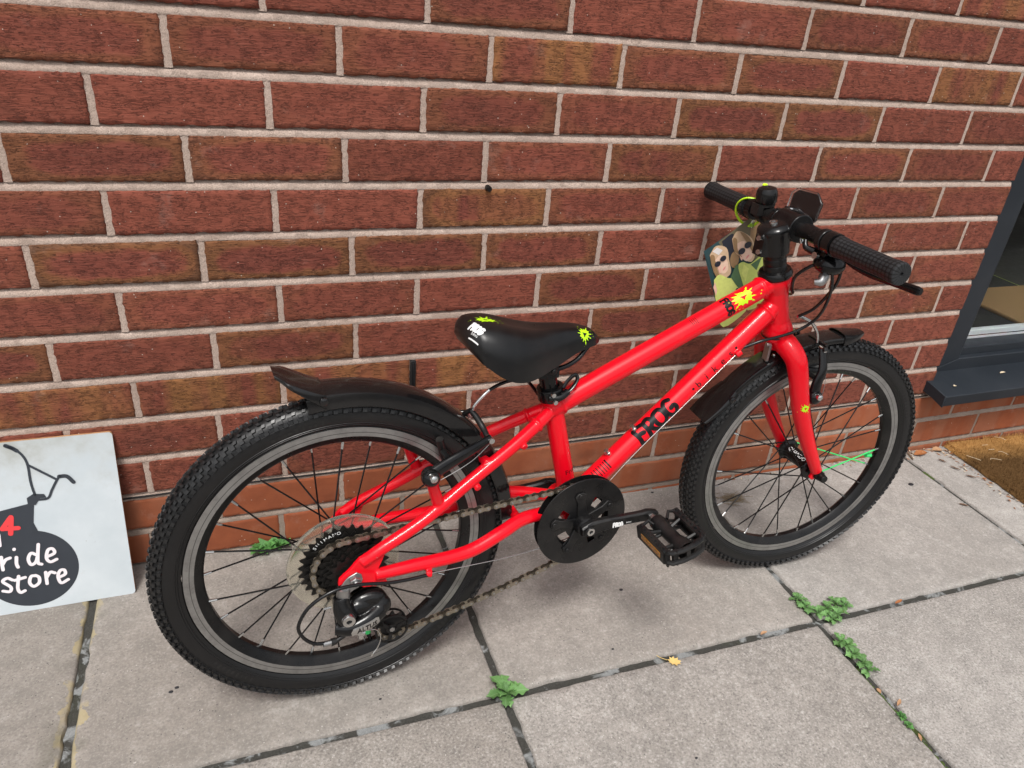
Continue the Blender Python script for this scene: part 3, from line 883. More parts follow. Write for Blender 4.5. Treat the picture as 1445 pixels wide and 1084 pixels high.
# ---- wheels
def wheel(name, matb, nsp, fl, greens=(), seed=0):
    fy = fl[1]
    hb = MB()
    prof = fl[0]
    hb.lathe(prof, (0, 0, 0), (0, 1, 0), 32)
    W = hb.build(name, M_BLK, BIKE, matb)
    t = MB(); n = 120; rc, ra, rb = .2260, .0206, .0220     # section: half width ra, half height rb
    pr_ = []
    for k in range(22):
        a = R(-140) + R(280) * k / 21
        y = math.sin(a) * ra * (1 + .05 * math.cos(2 * a)); r = rc + math.cos(a) * rb
        pr_.append((r, y))
    for k in range(3): pass
    t.lathe(pr_, (0, 0, 0), (0, 1, 0), n)
    ty = t.build('tyre', M_RUB, W)
    rg_w = random.Random(seed + 40); mk = MB()
    def wall_pt(r, tt, lift):
        c_ = max(-1, min(1, (r - rc) / rb)); a_w = -math.acos(c_); y = math.sin(a_w) * ra * (1 + .05 * math.cos(2 * a_w)) - lift
        return (r * math.cos(tt), y, r * math.sin(tt))
    for r_a in (.2135, .2165, .2325):
        for k in range(160):
            t0, t1 = 2 * PI * k / 160, 2 * PI * (k + 1) / 160
            mk.add([wall_pt(r_a - .0004, t0, .0001), wall_pt(r_a - .0004, t1, .0001), wall_pt(r_a, t1, .0007), wall_pt(r_a, t0, .0007), wall_pt(r_a + .0004, t1, .0001), wall_pt(r_a + .0004, t0, .0001)], [(0, 1, 2, 3), (3, 2, 4, 5)])
    for base in (R(95), R(215), R(300), R(20)):
        for k in range(9):
            t0 = base + k * .036 + rg_w.uniform(-.004, .004); wd_ = rg_w.uniform(.010, .022); r_a = .2195; r_b = .2265 - rg_w.choice([0, 0, .002])
            mk.add([wall_pt(r_a, t0, .0004), wall_pt(r_a, t0 + wd_, .0004), wall_pt(r_b, t0 + wd_, .0005), wall_pt(r_b, t0, .0005)], [(0, 1, 2, 3)])
    mk.build('sidewall_moulding', M_KNOB, W, ang=0)
    # knobbly tread
    kb = MB(); rg = random.Random(seed); steps = 118
    def sect(a, h): 
        return (rc + math.cos(a) * (rb + h), math.sin(a) * (ra + h) * (1 + .05 * math.cos(2 * a)))
    def knob(a0, a1, t0, t1, h, sk=0.):
        vs = []
        for hh, ins in ((-.0012, 0.), (h, .10)):
            da, dt = (a1 - a0) * ins, (t1 - t0) * ins
            for (a, tt) in ((a0 + da, t0 + dt), (a1 - da, t0 + dt + sk), (a1 - da, t1 - dt + sk), (a0 + da, t1 - dt)):
                r, y = sect(a, hh); vs.append((r * math.cos(tt), y, r * math.sin(tt)))
        kb.add(vs, [(0, 3, 2, 1), (4, 5, 6, 7), (0, 1, 5, 4), (1, 2, 6, 5), (2, 3, 7, 6), (3, 0, 4, 7)])
    st = 2 * PI / steps
    for i in range(steps):
        t0 = i * st
        for sg in (1, -1):
            off = 0 if sg > 0 else st * .5
            g = lambda d: R(d) * sg
            knob(g(5), g(17), t0 + off, t0 + off + st * .42, .0027, .15 * st)
            knob(g(20), g(31), t0 + off + st * .5, t0 + off + st * .88, .0028, -.1 * st)
            knob(g(34), g(45), t0 + off + st * .02, t0 + off + st * .46, .0030, .1 * st)
            knob(g(46), g(58), t0 + off + st * .45, t0 + off + st * .98, .0040)
            knob(g(60), g(73), t0 + off + st * .05, t0 + off + st * .60, .0036)
    tk = kb.build('tread', M_KNOB, W, ang=0); tk['kind'] = 'stuff'
    rb_ = MB()
    rp = [(.2075, -.0118), (.2085, -.0128), (.2075, -.0135), (.1940, -.0132), (.1922, -.0118), (.1850, -.0085), (.1815, -.004), (.1815, .004), (.1850, .0085), (.1922, .0118), (.1940, .0132), (.2075, .0135), (.2085, .0128), (.2075, .0118), (.202, .010), (.202, -.010)]
    rb_.lathe(rp, (0, 0, 0), (0, 1, 0), 120, closed=True)
    rb_.m = []
    for k in range(120):
        for i in range(16): rb_.m.append(1 if i in (2, 3, 10, 9) and i in (2, 10) else 0)
    rb_.build('rim', [M_SAT, M_RIM], W, ang=30)
    # spokes: hub flange to rim, crossed
    half = nsp // 2
    sp_me = MB().cyl((0, 0, 0), (0, 0, 1), .00125, n=8).mesh('spoke', M_BLK)
    sg_me = MB().cyl((0, 0, 0), (0, 0, 1), .0014, n=8).mesh('spoke', M_GREEN)
    nip = MB().cyl((0, 0, 0), (0, 0, .011), .0021, .0018, n=8).mesh('nipple', M_STEEL)
    def place(me, nm, a, b, ln=None):
        d = V(b) - V(a); q = d.to_track_quat('Z', 'Y').to_matrix().to_4x4(); q.translation = V(a)
        o = bpy.data.objects.new(nm, me); link(o, W, q @ Matrix.Diagonal((1, 1, d.length if ln is None else 1, 1)))
        return o
    for sd_ in (0, 1):
        y = fy[sd_]; y0, fr_ = y
        for j in range(half):
            k = j * 2 + sd_
            ar = 2 * PI * (k + .5) / nsp + fl[2]
            dr = 1 if j % 2 else -1
            ah = ar + dr * 2 * PI / half * 2.35
            hub = V((fr_ * math.cos(ah), y0, fr_ * math.sin(ah))); rim = V((.1815 * math.cos(ar), (-.003 if sd_ == 0 else .003), .1815 * math.sin(ar)))
            place(sg_me if k in greens else sp_me, 'spoke', hub, rim)
            d = (hub - rim).normalized(); place(nip, 'spoke_nipple', rim - d * .001, rim + d * .01, 1)
    return W
rear_prof = [(.0045, -.058), (.0045, -.030), (.024, -.028), (.027, -.026), (.027, -.023), (.018, -.018), (.014, -.008), (.014, .02), (.018, .030), (.0225, .034), (.0225, .037), (.012, .040), (.009, .05), (.0045, .058)]
RWH = wheel('rear_wheel', Matrix.Translation((0, 0, RW)), 28, (rear_prof, ((-.021, .024), (.033, .0205)), R(4)), (), 1)
fr_prof = [(.0046, -.066), (.0075, -.0655), (.0078, -.058), (.0046, -.057), (.0046, -.047), (.010, -.046), (.011, -.040), (.0205, -.037), (.0215, -.035), (.0205, -.032), (.0155, -.029), (.0140, -.022), (.0135, .022), (.0155, .029), (.0205, .032), (.0215, .035), (.0205, .037), (.011, .040), (.010, .046), (.0046, .047), (.0046, .057), (.0078, .058), (.0075, .0655), (.0046, .066)]
FWH = wheel('front_wheel', STEER @ Matrix.Translation((WB, 0, RW)), 28, (fr_prof, ((-.0345, .0185), (.0345, .0185)), R(-5)), (0, 27), 2)
b = MB(); b.cyl((0, -.0535, 0), (0, -.0610, 0), .0105, n=6); b.cyl((0, -.0610, 0), (0, -.0730, 0), .0085, .0070, n=18)
b.build('axle_nut', M_SAT, FWH, bevel=.0007)
b = MB(); b.cyl((0, .0535, 0), (0, .062, 0), .0088, n=6); b.build('axle_nut', M_SAT, FWH)
hb_ = bvh_of(FWH)
nn = V((-.62, 0, .78)).normalized(); ex = V((0, -1, 0)); ey = nn.cross(ex)
decal('hub_lettering', text2d('QUANDO', .0105, .012), hb_, nn * .02, ex, ey, M_WHITE, FWH, maxd=.03, L=.003)
# valve cap and green spoke bead
va = R(-4)
b = MB(); d = V((math.cos(va), 0, math.sin(va))); b.cyl(d * .181, d * .170, .0026, n=10); b.cyl(d * .172, d * .160, .0046, .0042, n=14, mi=1)
b.build('valve', [M_BLK, M_GREEN], FWH)
b = MB(); va = R(283); d = V((math.cos(va), 0, math.sin(va))); b.cyl(d * .181, d * .160, .003, n=10); b.cyl(d * .166, d * .150, .0046, n=14, mi=1)
b.build('valve', [M_BLK, M_GREEN], RWH)
# ---- cassette, protector
CAS = MB().cyl((0, -.026, RW), (0, -.052, RW), .016, n=24).build('cassette', M_SPROCK, BIKE)
def sprocket(T, y, th=.0018, ri=.014, name='sprocket', parent=None, mat=None, rot=0.):
    rp = .0127 / (2 * math.sin(PI / T)); n = T * 6; vs = []
    b_ = MB(); ring = []
    for k in range(n):
        a = 2 * PI * k / n + rot; ph = (k % 6)
        r = rp + (-.0036, -.0026, .0012, .0036, .0012, -.0026)[ph]
        ring.append((a, r))
    pts = [(ri * math.cos(a), ri * math.sin(a)) for a, r in ring], [(r * math.cos(a), r * math.sin(a)) for a, r in ring]
    vs = [(x, y, z + 0) for L_ in pts for x, z in L_] + [(x, y - th, z) for L_ in pts for x, z in L_]
    fs = []
    for k in range(n):
        q = (k + 1) % n
        fs += [(k, q, n + q, n + k), (2 * n + k, 3 * n + k, 3 * n + q, 2 * n + q), (n + k, n + q, 3 * n + q, 3 * n + k), (k, 2 * n + k, 2 * n + q, q)]
    b_.add([V(p) for p in vs], fs)
    return b_.build(name, mat or M_SPROCK, parent, Matrix.Translation((0, 0, RW)), ang=25)
TEETH = [30, 26, 23, 20, 17, 15, 13]
for i, T in enumerate(TEETH):
    sprocket(T, -.0245 - i * .0042, parent=CAS, rot=i * .23)
big = [c for c in CAS.children][0]
for txt, am, sz in (('SHIMANO', 118, .0072),):
    for k, ch in enumerate(txt):
        a = R(am) - (k - (len(txt) - 1) / 2) * sz * .92 / .0555
        v_, f_ = text2d(ch, sz, .008)
        c = V((.0535 * math.cos(a), -.0268, .0535 * math.sin(a))); ex = V((math.sin(a), 0, -math.cos(a))); ey = V((math.cos(a), 0, math.sin(a)))
        b = MB(); b.add([c + ex * x + ey * y for x, y in v_], f_); b.build('sprocket_letter', M_WHITE, CAS, Matrix.Translation((0, 0, RW)), ang=0)
b = MB(); b.lathe([(.026, -.0202), (.060, -.0215), (.0735, -.0225), (.0762, -.0250), (.0790, -.0245), (.0795, -.0225), (.0770, -.0212), (.060, -.0201), (.026, -.0188)], (0, 0, 0), (0, 1, 0), 72, closed=True)
b.build('spoke_protector', M_CLEAR, RWH)

# ---- chainset
CH_Y = -.0465
def windowed_disc(ri, ro, y, th, wins, n=120, rw=(.026, .046)):
    rad = [ri, rw[0], rw[1], ro]; b_ = MB(); keep = {}
    def on(k, ring):
        if ring != 1: return True
        a = (k + .5) / n * 360
        return not any(abs((a - c + 180) % 360 - 180) < h for c, h in wins)
    idx = {}
    vs = []; 
    for s_ in (0, 1):
        for r in rad:
            for k in range(n):
                a = 2 * PI * k / n; vs.append((r * math.cos(a), y - s_ * th, r * math.sin(a)))
    def I(s_, r, k): return (s_ * 4 + r) * n + k % n
    fs = []
    for ring in range(3):
        for k in range(n):
            if on(k, ring):
                fs += [(I(0, ring, k), I(0, ring, k + 1), I(0, ring + 1, k + 1), I(0, ring + 1, k)), (I(1, ring, k), I(1, ring + 1, k), I(1, ring + 1, k + 1), I(1, ring, k + 1))]
                for e, other in ((0, ring - 1), (1, ring + 1)):
                    if not (0 <= other <= 2 and on(k, other)):
                        r_ = ring + e; fs.append((I(0, r_, k), I(1, r_, k), I(1, r_, k + 1), I(0, r_, k + 1)))
                for dk, kk in ((-1, k), (1, k + 1)):
                    if not on(k + dk, ring): fs.append((I(0, ring, kk), I(0, ring + 1, kk), I(1, ring + 1, kk), I(1, ring, kk)))
    b_.add(vs, fs); return b_
wins = [(56, 10), (150, 9), (216, 15), (306, 14), (8, 12)]
CRK = windowed_disc(.010, .0782, CH_Y - .0058, .0022, wins, rw=(.030, .047)).build('chainset', M_SAT, BIKE, Matrix.Translation(BB), ang=30, bevel=.0007)
windowed_disc(.046, .0768, CH_Y + .0072, .0018, [], rw=(.05, .06)).build('inner_guard', M_SAT, CRK, ang=30)
def toothed_ring():
    o = sprocket(32, CH_Y + .0012, .0022, .044, 'chainring', None, M_SAT); o.parent = CRK; o.matrix_basis = Matrix.Identity(4); return o
toothed_ring()
for k in range(5):
    a = R(100 + 72 * k); d = V((math.cos(a), 0, math.sin(a))); tq = V((-math.sin(a), 0, math.cos(a)))
    b = MB()
    b.prism([(.014, -.009), (.040, -.0065), (.052, -.010), (.057, -.004), (.057, .004), (.052, .010), (.040, .0065), (.014, .009)], (0, CH_Y - .0078, 0), d, tq, (0, -.0032, 0))
    b.cyl(d * .0515 + V((0, CH_Y - .0105, 0)), d * .0515 + V((0, CH_Y - .0128, 0)), .0042, n=12)
    b.build('spider_arm', M_MATT, CRK, bevel=.0008)
b = MB(); b.lathe([(.0165, CH_Y - .008), (.0175, CH_Y - .013), (.0155, CH_Y - .022), (.012, CH_Y - .024)], (0, 0, 0), (0, 1, 0), 32); b.build('hub_boss', M_SAT, CRK)
def crank(y0, y1, ang, nm):
    d = V((math.cos(ang), 0, math.sin(ang))); tq = V((-math.sin(ang), 0, math.cos(ang))); ln = .104
    b_ = MB(); st = 14; rings = []
    sg = -1 if y1 < 0 else 1
    for i in range(st + 1):
        t = i / st; x = -.013 + (ln + .0255) * t
        wdt = .0128 - .0040 * min(1, max(0, (x - .005) / .05)) + (.0012 if x > ln - .012 else 0)
        if i == 0: wdt *= .55
        if i == 1: wdt *= .85
        if i == st: wdt *= .5
        if i == st - 1: wdt *= .86
        yc = y0 + (y1 - y0) * (3 * t * t - 2 * t ** 3); th = .0062
        c = d * x + V((0, yc, 0)) + tq * (.0035 * math.sin(PI * t))
        rings.append([c + tq * (wdt * a) + V((0, th * bb, 0)) for a, bb in ((-1, .55), (-1, -.55), (-.72, -1), (.72, -1), (1, -.55), (1, .55), (.72, 1), (-.72, 1))])
    vs = [p for r_ in rings for p in r_]; n_ = 8; fs = []
    for i in range(st):
        for k in range(n_): fs.append((i * n_ + k, i * n_ + (k + 1) % n_, (i + 1) * n_ + (k + 1) % n_, (i + 1) * n_ + k))
    fs += [tuple(range(n_)), tuple(st * n_ + k for k in range(n_))]
    b_.add(vs, fs)
    return b_.build(nm, M_SAT, CRK if nm == 'crank_arm' else BIKE, Matrix.Identity(4) if nm == 'crank_arm' else Matrix.Translation(BB), ang=35, bevel=.0006), d
CRA, cd_ = crank(-.0735, -.0865, R(6.5), 'crank_arm')
CLA, cdl = crank(.060, .084, R(186.5), 'left_crank_arm')
b = MB(); b.cyl((0, -.0785, 0), (0, -.0815, 0), .0095, n=24); b.build('crank_cap', M_SAT, CRK)
b = MB(); b.lathe([(.0001, -.0800), (.0028, -.0800), (.0032, -.0830), (.0064, -.0830), (.0066, -.0795)], (0, 0, 0), (0, 1, 0), 24); b.build('crank_bolt', M_STEEL, CRK)
cb = bvh_of(CRA); ex = cd_; ey = V((-cd_.z, 0, cd_.x))
def frog_strokes(h):
    S = [[(.0, 0), (.02, .5), (.05, 1)], [(.03, .98), (.22, 1.02), (.42, .86)], [(.02, .52), (.2, .58), (.33, .5)],
         [(.52, .02), (.56, .5), (.58, .95)], [(.56, .95), (.78, 1.), (.86, .72), (.6, .5)], [(.64, .5), (.78, .25), (.95, .02)],
         [(1.22, .93), (1.05, .7), (1.06, .2), (1.25, .05), (1.45, .2), (1.46, .72), (1.25, .95)],
         [(1.98, .85), (1.78, .96), (1.62, .7), (1.63, .2), (1.82, .03), (2.02, .2), (2.03, .48), (1.86, .48)]]
    return [[((x - 1.02) * h, (y - .5) * h) for x, y in s_] for s_ in S]
decal('crank_lettering', strokes2d(frog_strokes(.0075), .0024), cb, cd_ * .046 + V((0, -.08, .0008)), ex, ey, M_WHITE, CRK, maxd=.03, L=.004)
decal('crank_lettering', text2d('bikes', .0042, .0), cb, cd_ * .064 + V((0, -.08, .0012)), ex, ey, M_WHITE, CRK, maxd=.03, L=.004)

# ---- pedals
def pedal(side):
    sg = -1 if side == 'r' else 1
    if sg < 0: org = BB + cd_ * .104 + V((0, -.0865, 0))
    else: org = BB + cdl * .104 + V((0, .084, 0))
    tl = R(14) if sg < 0 else R(-5)
    ex = V((math.cos(tl), 0, math.sin(tl))); ez = V((-math.sin(tl), 0, math.cos(tl))); ey = V((0, sg, 0))
    Mx = Matrix((ex, ey, ez)).transposed()
    P = lambda x, y, z: org + Mx @ V((x, y, z))
    b_ = MB()
    b_.cyl(P(0, .003, 0), P(0, .018, 0), .0068, n=6, mi=1)
    b_.lathe([(.0125, .018), (.0135, .030), (.0110, .045), (.0110, .070), (.0150, .084), (.0150, .097)], org, ey, 24)
    y0, y1 = .020, .100
    hz = .0125
    # cage: two long rails with teeth, rounded outer end with windows
    for sx in (-1, 1):
        b_.box(P(sx * .0345, (y0 + y1) / 2 - .004, 0), (.0055, y1 - y0 - .010, hz * 1.85), Mx)
        for zz in (-1, 1):
            b_.box(P(sx * .0315, (y0 + y1) / 2 - .004, zz * hz * .82), (.0095, y1 - y0 - .010, .0040), Mx)
            for k in range(8):
                y = y0 + .006 + k * .0098
                b_.tube([P(sx * .0325, y, zz * hz * .82), P(sx * .0325, y, zz * (hz + .0030))], [.0034, .0018], 6)
    for zz in (-1, 1):      # end rails
        pts = [P(-.0335, y1 - .012, zz * hz * .8), P(-.026, y1 - .002, zz * hz * .8), P(-.010, y1 + .0015, zz * hz * .8), P(.010, y1 + .0015, zz * hz * .8), P(.026, y1 - .002, zz * hz * .8), P(.0335, y1 - .012, zz * hz * .8)]
        b_.tube(pts, .0042, 8)
        for k in range(5):
            q = P(-.020 + k * .010, y1 + .001, zz * hz * .8); b_.tube([q, q + ez * zz * .0042], [.0026, .0014], 6)
        pts = [P(-.033, y0 + .006, zz * hz * .8), P(-.016, y0 + .000, zz * hz * .8), P(-.012, y0 + .010, zz * hz * .6)]
        b_.tube(pts, .0028, 8)
        pts = [P(.033, y0 + .006, zz * hz * .8), P(.022, y0 - .001, zz * hz * .8), P(.012, y0 + .010, zz * hz * .6)]
        b_.tube(pts, .0028, 8)
        for sx in (-1, 1):
            for yy in (.045, .078):
                b_.tube([P(0, yy, 0), P(sx * .033, yy + (.004 if yy > .06 else -.004), zz * hz * .75)], [.004, .0024], 6)
    for x in (-.031, -.020, .0, .020, .031):
        b_.box(P(x, y1 - .0005 - abs(x) ** 2 * 9, 0), (.0085 if abs(x) > .01 else .0070, .0055, hz * 1.7), Mx)
    o = b_.build('pedal', [M_MATT, M_GREYALU], BIKE, ang=40)
    q = MB()
    for sx in (-1, 1):
        q.box(P(sx * .0370, (y0 + y1) / 2 - .002, 0), (.0022, .050, .0105), Mx)
    q.build('pedal_reflector', M_AMBER, o, bevel=.0006)
    return o
pedal('r'); pedal('l')

# ---- chain
def arc(c, r, a0, a1, n=30):
    return [(c[0] + r * math.cos(R(a0 + (a1 - a0) * k / n)), c[1] + r * math.sin(R(a0 + (a1 - a0) * k / n))) for k in range(n + 1)]
G_, T_ = (.020, .190), (.0615, .134)
ringc = (BB.x, BB.z)
path = []
path += [(p, CH_Y) for p in arc(ringc, .0648, -96, 92, 60)]
path += [(p, -.0385) for p in arc((0, RW), .0466, 93, 300, 50)]
path += [(p, -.0395) for p in arc(G_, .0205, 115, -20, 20)]
path += [(p, -.0405) for p in arc(T_, .0205, 150, 300, 24)]
P3 = [V((p[0], y, p[1])) for p, y in path]; P3.append(P3[0])
# slack lower run sags a little
a_, b_e = P3[-2], P3[-1]
seg = [a_.lerp(b_e, t / 12) + V((0, 0, -.006 * math.sin(PI * t / 12))) for t in range(1, 12)]
P3 = P3[:-1] + seg + [P3[-1]]
L_ = [0]
for i in range(1, len(P3)): L_.append(L_[-1] + (P3[i] - P3[i - 1]).length)
NL = int(round(L_[-1] / .0127 / 2)) * 2
def at_len(s_):
    s_ %= L_[-1]; i = int(np.searchsorted(L_, s_)); i = max(1, min(i, len(L_) - 1))
    return P3[i - 1].lerp(P3[i], (s_ - L_[i - 1]) / max(1e-9, L_[i] - L_[i - 1]))
def link_mesh(name, gap, th, mt):
    b_ = MB(); p = .0127
    prof = []
    for k in range(9): a = R(90 + 180 * k / 8); prof.append((.0042 * math.cos(a), .0042 * math.sin(a)))
    prof.append((p * .5, -.0026))
    for k in range(9): a = R(-90 + 180 * k / 8); prof.append((p + .0042 * math.cos(a), .0042 * math.sin(a)))
    prof.append((p * .5, .0026))
    for sg in (-1, 1): b_.prism(prof, (0, sg * gap, 0), (1, 0, 0), (0, 0, 1), (0, sg * th, 0))
    if gap > .0025:
        for x in (0, p): b_.cyl((x, -gap - th - .0007, 0), (x, gap + th + .0007, 0), .0018, n=8, mi=1)
    else:
        for x in (0, p): b_.cyl((x, -gap, 0), (x, gap, 0), .0036, n=10)
    return b_.mesh(name, [mt, M_GREYALU], 30)
LO, LI = link_mesh('outer_link', .0029, .0010, M_CHAIN), link_mesh('inner_link', .0016, .0010, M_CHAIN2)
CHN = empty('chain', None, BIKE)
st_ = L_[-1] / NL
for k in range(NL):
    a_, b_e = at_len(k * st_), at_len((k + 1) * st_); d = (b_e - a_).normalized()
    yv = V((0, 1, 0)); yv = (yv - d * yv.dot(d)).normalized(); zv = d.cross(yv)
    q = Matrix((d, yv, zv)).transposed().to_4x4(); q.translation = a_
    o = bpy.data.objects.new('link', LO if k % 2 else LI); link(o, CHN, q)

# ---- rear derailleur
DER = MB()
D = lambda x, y, z: V((x, y, z))
DER.cyl(D(-.010, -.058, .2335), D(-.012, -.062, .196), .0085, .0120, 20)
DER.tube(crom([D(-.015, -.066, .232), D(-.014, -.070, .214), D(-.008, -.074, .197)], 5), [.0105, .0135, .0155], 18)
DER.tube(crom([D(-.026, -.074, .185), D(-.005, -.080, .184), D(.020, -.078, .190), D(.040, -.070, .197)], 6), [.0095, .0115, .0125, .0130], 18, flat=.8)
DER.tube(crom([D(-.004, -.062, .206), D(.014, -.060, .214), D(.034, -.060, .214), D(.044, -.062, .200)], 5), [.008, .0115, .0130, .0110], 16)
DER.sphere(D(.041, -.066, .201), .0145, (1, .8, 1.1), 16)
DER.box(D(.020, -.066, .2005), (.046, .012, .020), Matrix.Rotation(R(-12), 3, 'Y'))
DER.sphere(D(.012, -.066, .204), .017, (1.2, .6, .9), 16)
DERO = remesh(DER, 'rear_derailleur', M_BLK, .0012, 3, BIKE)
b = MB(); b.lathe([(.0001, -.0008), (.0035, -.001), (.004, -.0028), (.0085, -.003), (.0095, -.001), (.0095, .004)], (-.0095, -.0862, .2045), (0, 1, 0), 28); b.build('pivot_bolt', M_STEEL, DERO)
b = MB(); b.cyl((-.0105, -.0655, .2450), (-.012, -.0655, .229), .0088, .0094, 20); b.build('pivot_collar', M_GREYALU, DERO)
db = bvh_of(DERO)
ex = V((.985, 0, .17)); ey = V((-.17, 0, .985))
plate = [(-.020, -.0068), (.016, -.0068), (.021, -.004), (.021, .0052), (.017, .0068), (-.016, .0046), (-.020, .0)]
decal('name_plate', (plate, [tuple(range(len(plate)))]), db, (.0125, -.09, .188), ex, ey, M_STEEL, DERO, lift=.0008, maxd=.05)
decal('plate_lettering', text2d('ALTUS', .0098, .01, .25), db, (.0145, -.09, .187), ex, ey, M_INK, DERO, lift=.0013, maxd=.05)
def cage(y, nm):
    q = MB(); q.prism([(.008, .200), (.028, .203), (.036, .190), (.052, .158), (.077, .150), (.088, .128), (.080, .118), (.060, .112), (.036, .120), (.022, .138), (.010, .170)], (0, y, 0), (1, 0, 0), (0, 0, 1), (0, -.0016, 0)); return q.build(nm, M_SAT, DERO, bevel=.0004)
cg = MB()
def plate_holes(y):
    cg.prism([(.010, .203), (.028, .204), (.036, .188), (.050, .160), (.0475, .138), (.030, .150), (.012, .178)], (0, y, 0), (1, 0, 0), (0, 0, 1), (0, -.0016, 0))
    cg.lathe([(.0055, 0), (.0085, 0), (.0085, -.0016), (.0055, -.0016)], (T_[0], y, T_[1]), (0, 1, 0), 20, closed=True)
    cg.lathe([(.0225, 0), (.0255, 0), (.0255, -.0016), (.0225, -.0016)], (T_[0], y, T_[1]), (0, 1, 0), 40, closed=True, a0=R(0))
    for a in (20, 140, 260): 
        d = V((math.cos(R(a)), 0, math.sin(R(a)))); c = V((T_[0], y - .0008, T_[1])); cg.box(c + d * .0155, (.020, .0016, .0055), Matrix.Rotation(-R(a), 3, 'Y'))
plate_holes(-.0475); plate_holes(-.0325)
cg.build('pulley_cage', M_SAT, DERO, ang=30)
for c_, T in ((G_, 11), (T_, 11)):
    o = sprocket(T, -.0385, .0032, .004, 'jockey_wheel', None, M_MATT); o.parent = DERO; o.matrix_basis = Matrix.Translation((c_[0], 0, c_[1]))
    b = MB(); b.cyl((c_[0], -.047, c_[1]), (c_[0], -.0505, c_[1]), .0042, n=6); b.build('pulley_bolt', M_GREYALU, DERO)
b = MB(); b.tube(crom([D(.106, -.0735, .2405), D(.075, -.0745, .2415), D(.045, -.0765, .246), D(.004, -.0790, .2565), D(-.030, -.0820, .2570), D(-.060, -.082, .240), D(-.075, -.0815, .213), D(-.071, -.081, .192), D(-.057, -.080, .1745), D(-.040, -.079, .168)], 8), .0025, 10)
b.build('shift_cable', M_CABLE, DERO)
b = MB(); b.cyl(D(-.044, -.079, .1675), D(-.033, -.078, .1665), .0040, n=12); b.cyl(D(-.033, -.078, .1665), D(-.026, -.0775, .1665), .0054, .0050, 12, mi=1); b.cyl(D(-.026, -.0775, .1665), D(-.014, -.0765, .172), .0034, n=10, mi=1)
b.build('cable_adjuster', [M_GREYALU, M_MATT], DERO)
b = MB(); b.tube(crom([D(-.014, -.0765, .172), D(.004, -.077, .170), D(.018, -.076, .170), D(.032, -.074, .164), D(.038, -.073, .148), D(.034, -.072, .130), D(.026, -.072, .119)], 6), .0008, 6); b.cyl(D(.027, -.072, .1205), D(.0245, -.072, .1155), .0017, n=8, mi=0)
b.build('cable_end', M_STEEL, DERO)
b = MB(); b.cyl(D(.004, -.0775, .172), D(.013, -.0770, .169), .0052, n=12); b.cyl(D(.0085, -.0775, .1765), D(.0085, -.0775, .161), .0040, n=10)
b.build('clamp_bolt', M_STEEL, DERO)
b = MB(); b.cyl(D(-.030, -.071, .222), D(-.040, -.072, .222), .0015, n=8); b.build('limit_screw', M_STEEL, DERO)

# ---- saddle
SX = [(.170, .578, .022, .568), (.174, .586, .036, .560), (.184, .592, .048, .548), (.200, .593, .057, .533), (.222, .589, .061, .520), (.245, .582, .059, .515), (.268, .576, .051, .516), (.290, .573, .041, .520), (.312, .5725, .0325, .525), (.335, .5715, .0265, .535), (.358, .5675, .0230, .5405), (.372, .5615, .0198, .5425), (.381, .5540, .0150, .5440), (.386, .547, .008, .5455)]
sb = MB(); NS = 26; vs = []
xs_ = [s_[0] for s_ in SX]
fine = np.concatenate([np.linspace(xs_[0], xs_[2], 8)[:-1], np.linspace(xs_[2], xs_[-3], 30)[:-1], np.linspace(xs_[-3], xs_[-1], 8)])
cols_ = [np.interp(fine, xs_, [s_[k] for s_ in SX]) for k in (1, 2, 3)]
for k in range(3):
    a = cols_[k].copy()
    for _ in range(3): a[1:-1] = .25 * a[:-2] + .5 * a[1:-1] + .25 * a[2:]
    cols_[k] = a
for i, x in enumerate(fine):
    zt, hw, zs = cols_[0][i], cols_[1][i], cols_[2][i]
    dip = .0035 * math.exp(-((x - .27) / .06) ** 2)
    for k in range(NS + 1):
        a = PI * k / NS; cx_, sx_ = math.cos(a), math.sin(a)
        y = hw * math.copysign(abs(cx_) ** .62, cx_); z = zs + (zt - zs) * (sx_ ** .72) - dip * math.exp(-(y / .012) ** 2)
        vs.append((x, y, z))
n_ = NS + 1; fs = []
for i in range(len(fine) - 1):
    for k in range(NS): fs.append((i * n_ + k, i * n_ + k + 1, (i + 1) * n_ + k + 1, (i + 1) * n_ + k))
    fs.append((i * n_ + NS, i * n_, (i + 1) * n_, (i + 1) * n_ + NS))
fs += [tuple(range(n_)), tuple((len(fine) - 1) * n_ + k for k in range(n_))]
sb.add(vs, fs)
M_SADDLE = simple('black_saddle_vinyl', (.0045, .0045, .005), .34, var=.15, scale=30, bump=.10, bscale=420, dust=.03, spec=.42)
SAD = sb.build('saddle', M_SADDLE, BIKE, ang=60)
sb_ = bvh_of(SAD)
vdir = V((.0, -.72, .69)).normalized()
ex = V((1, 0, 0)); ey = vdir.cross(ex)
decal('saddle_splat', splat2d(.0105, 5), sb_, (.352, -.014, .556), ex, ey, M_LIME, SAD, L=.003)
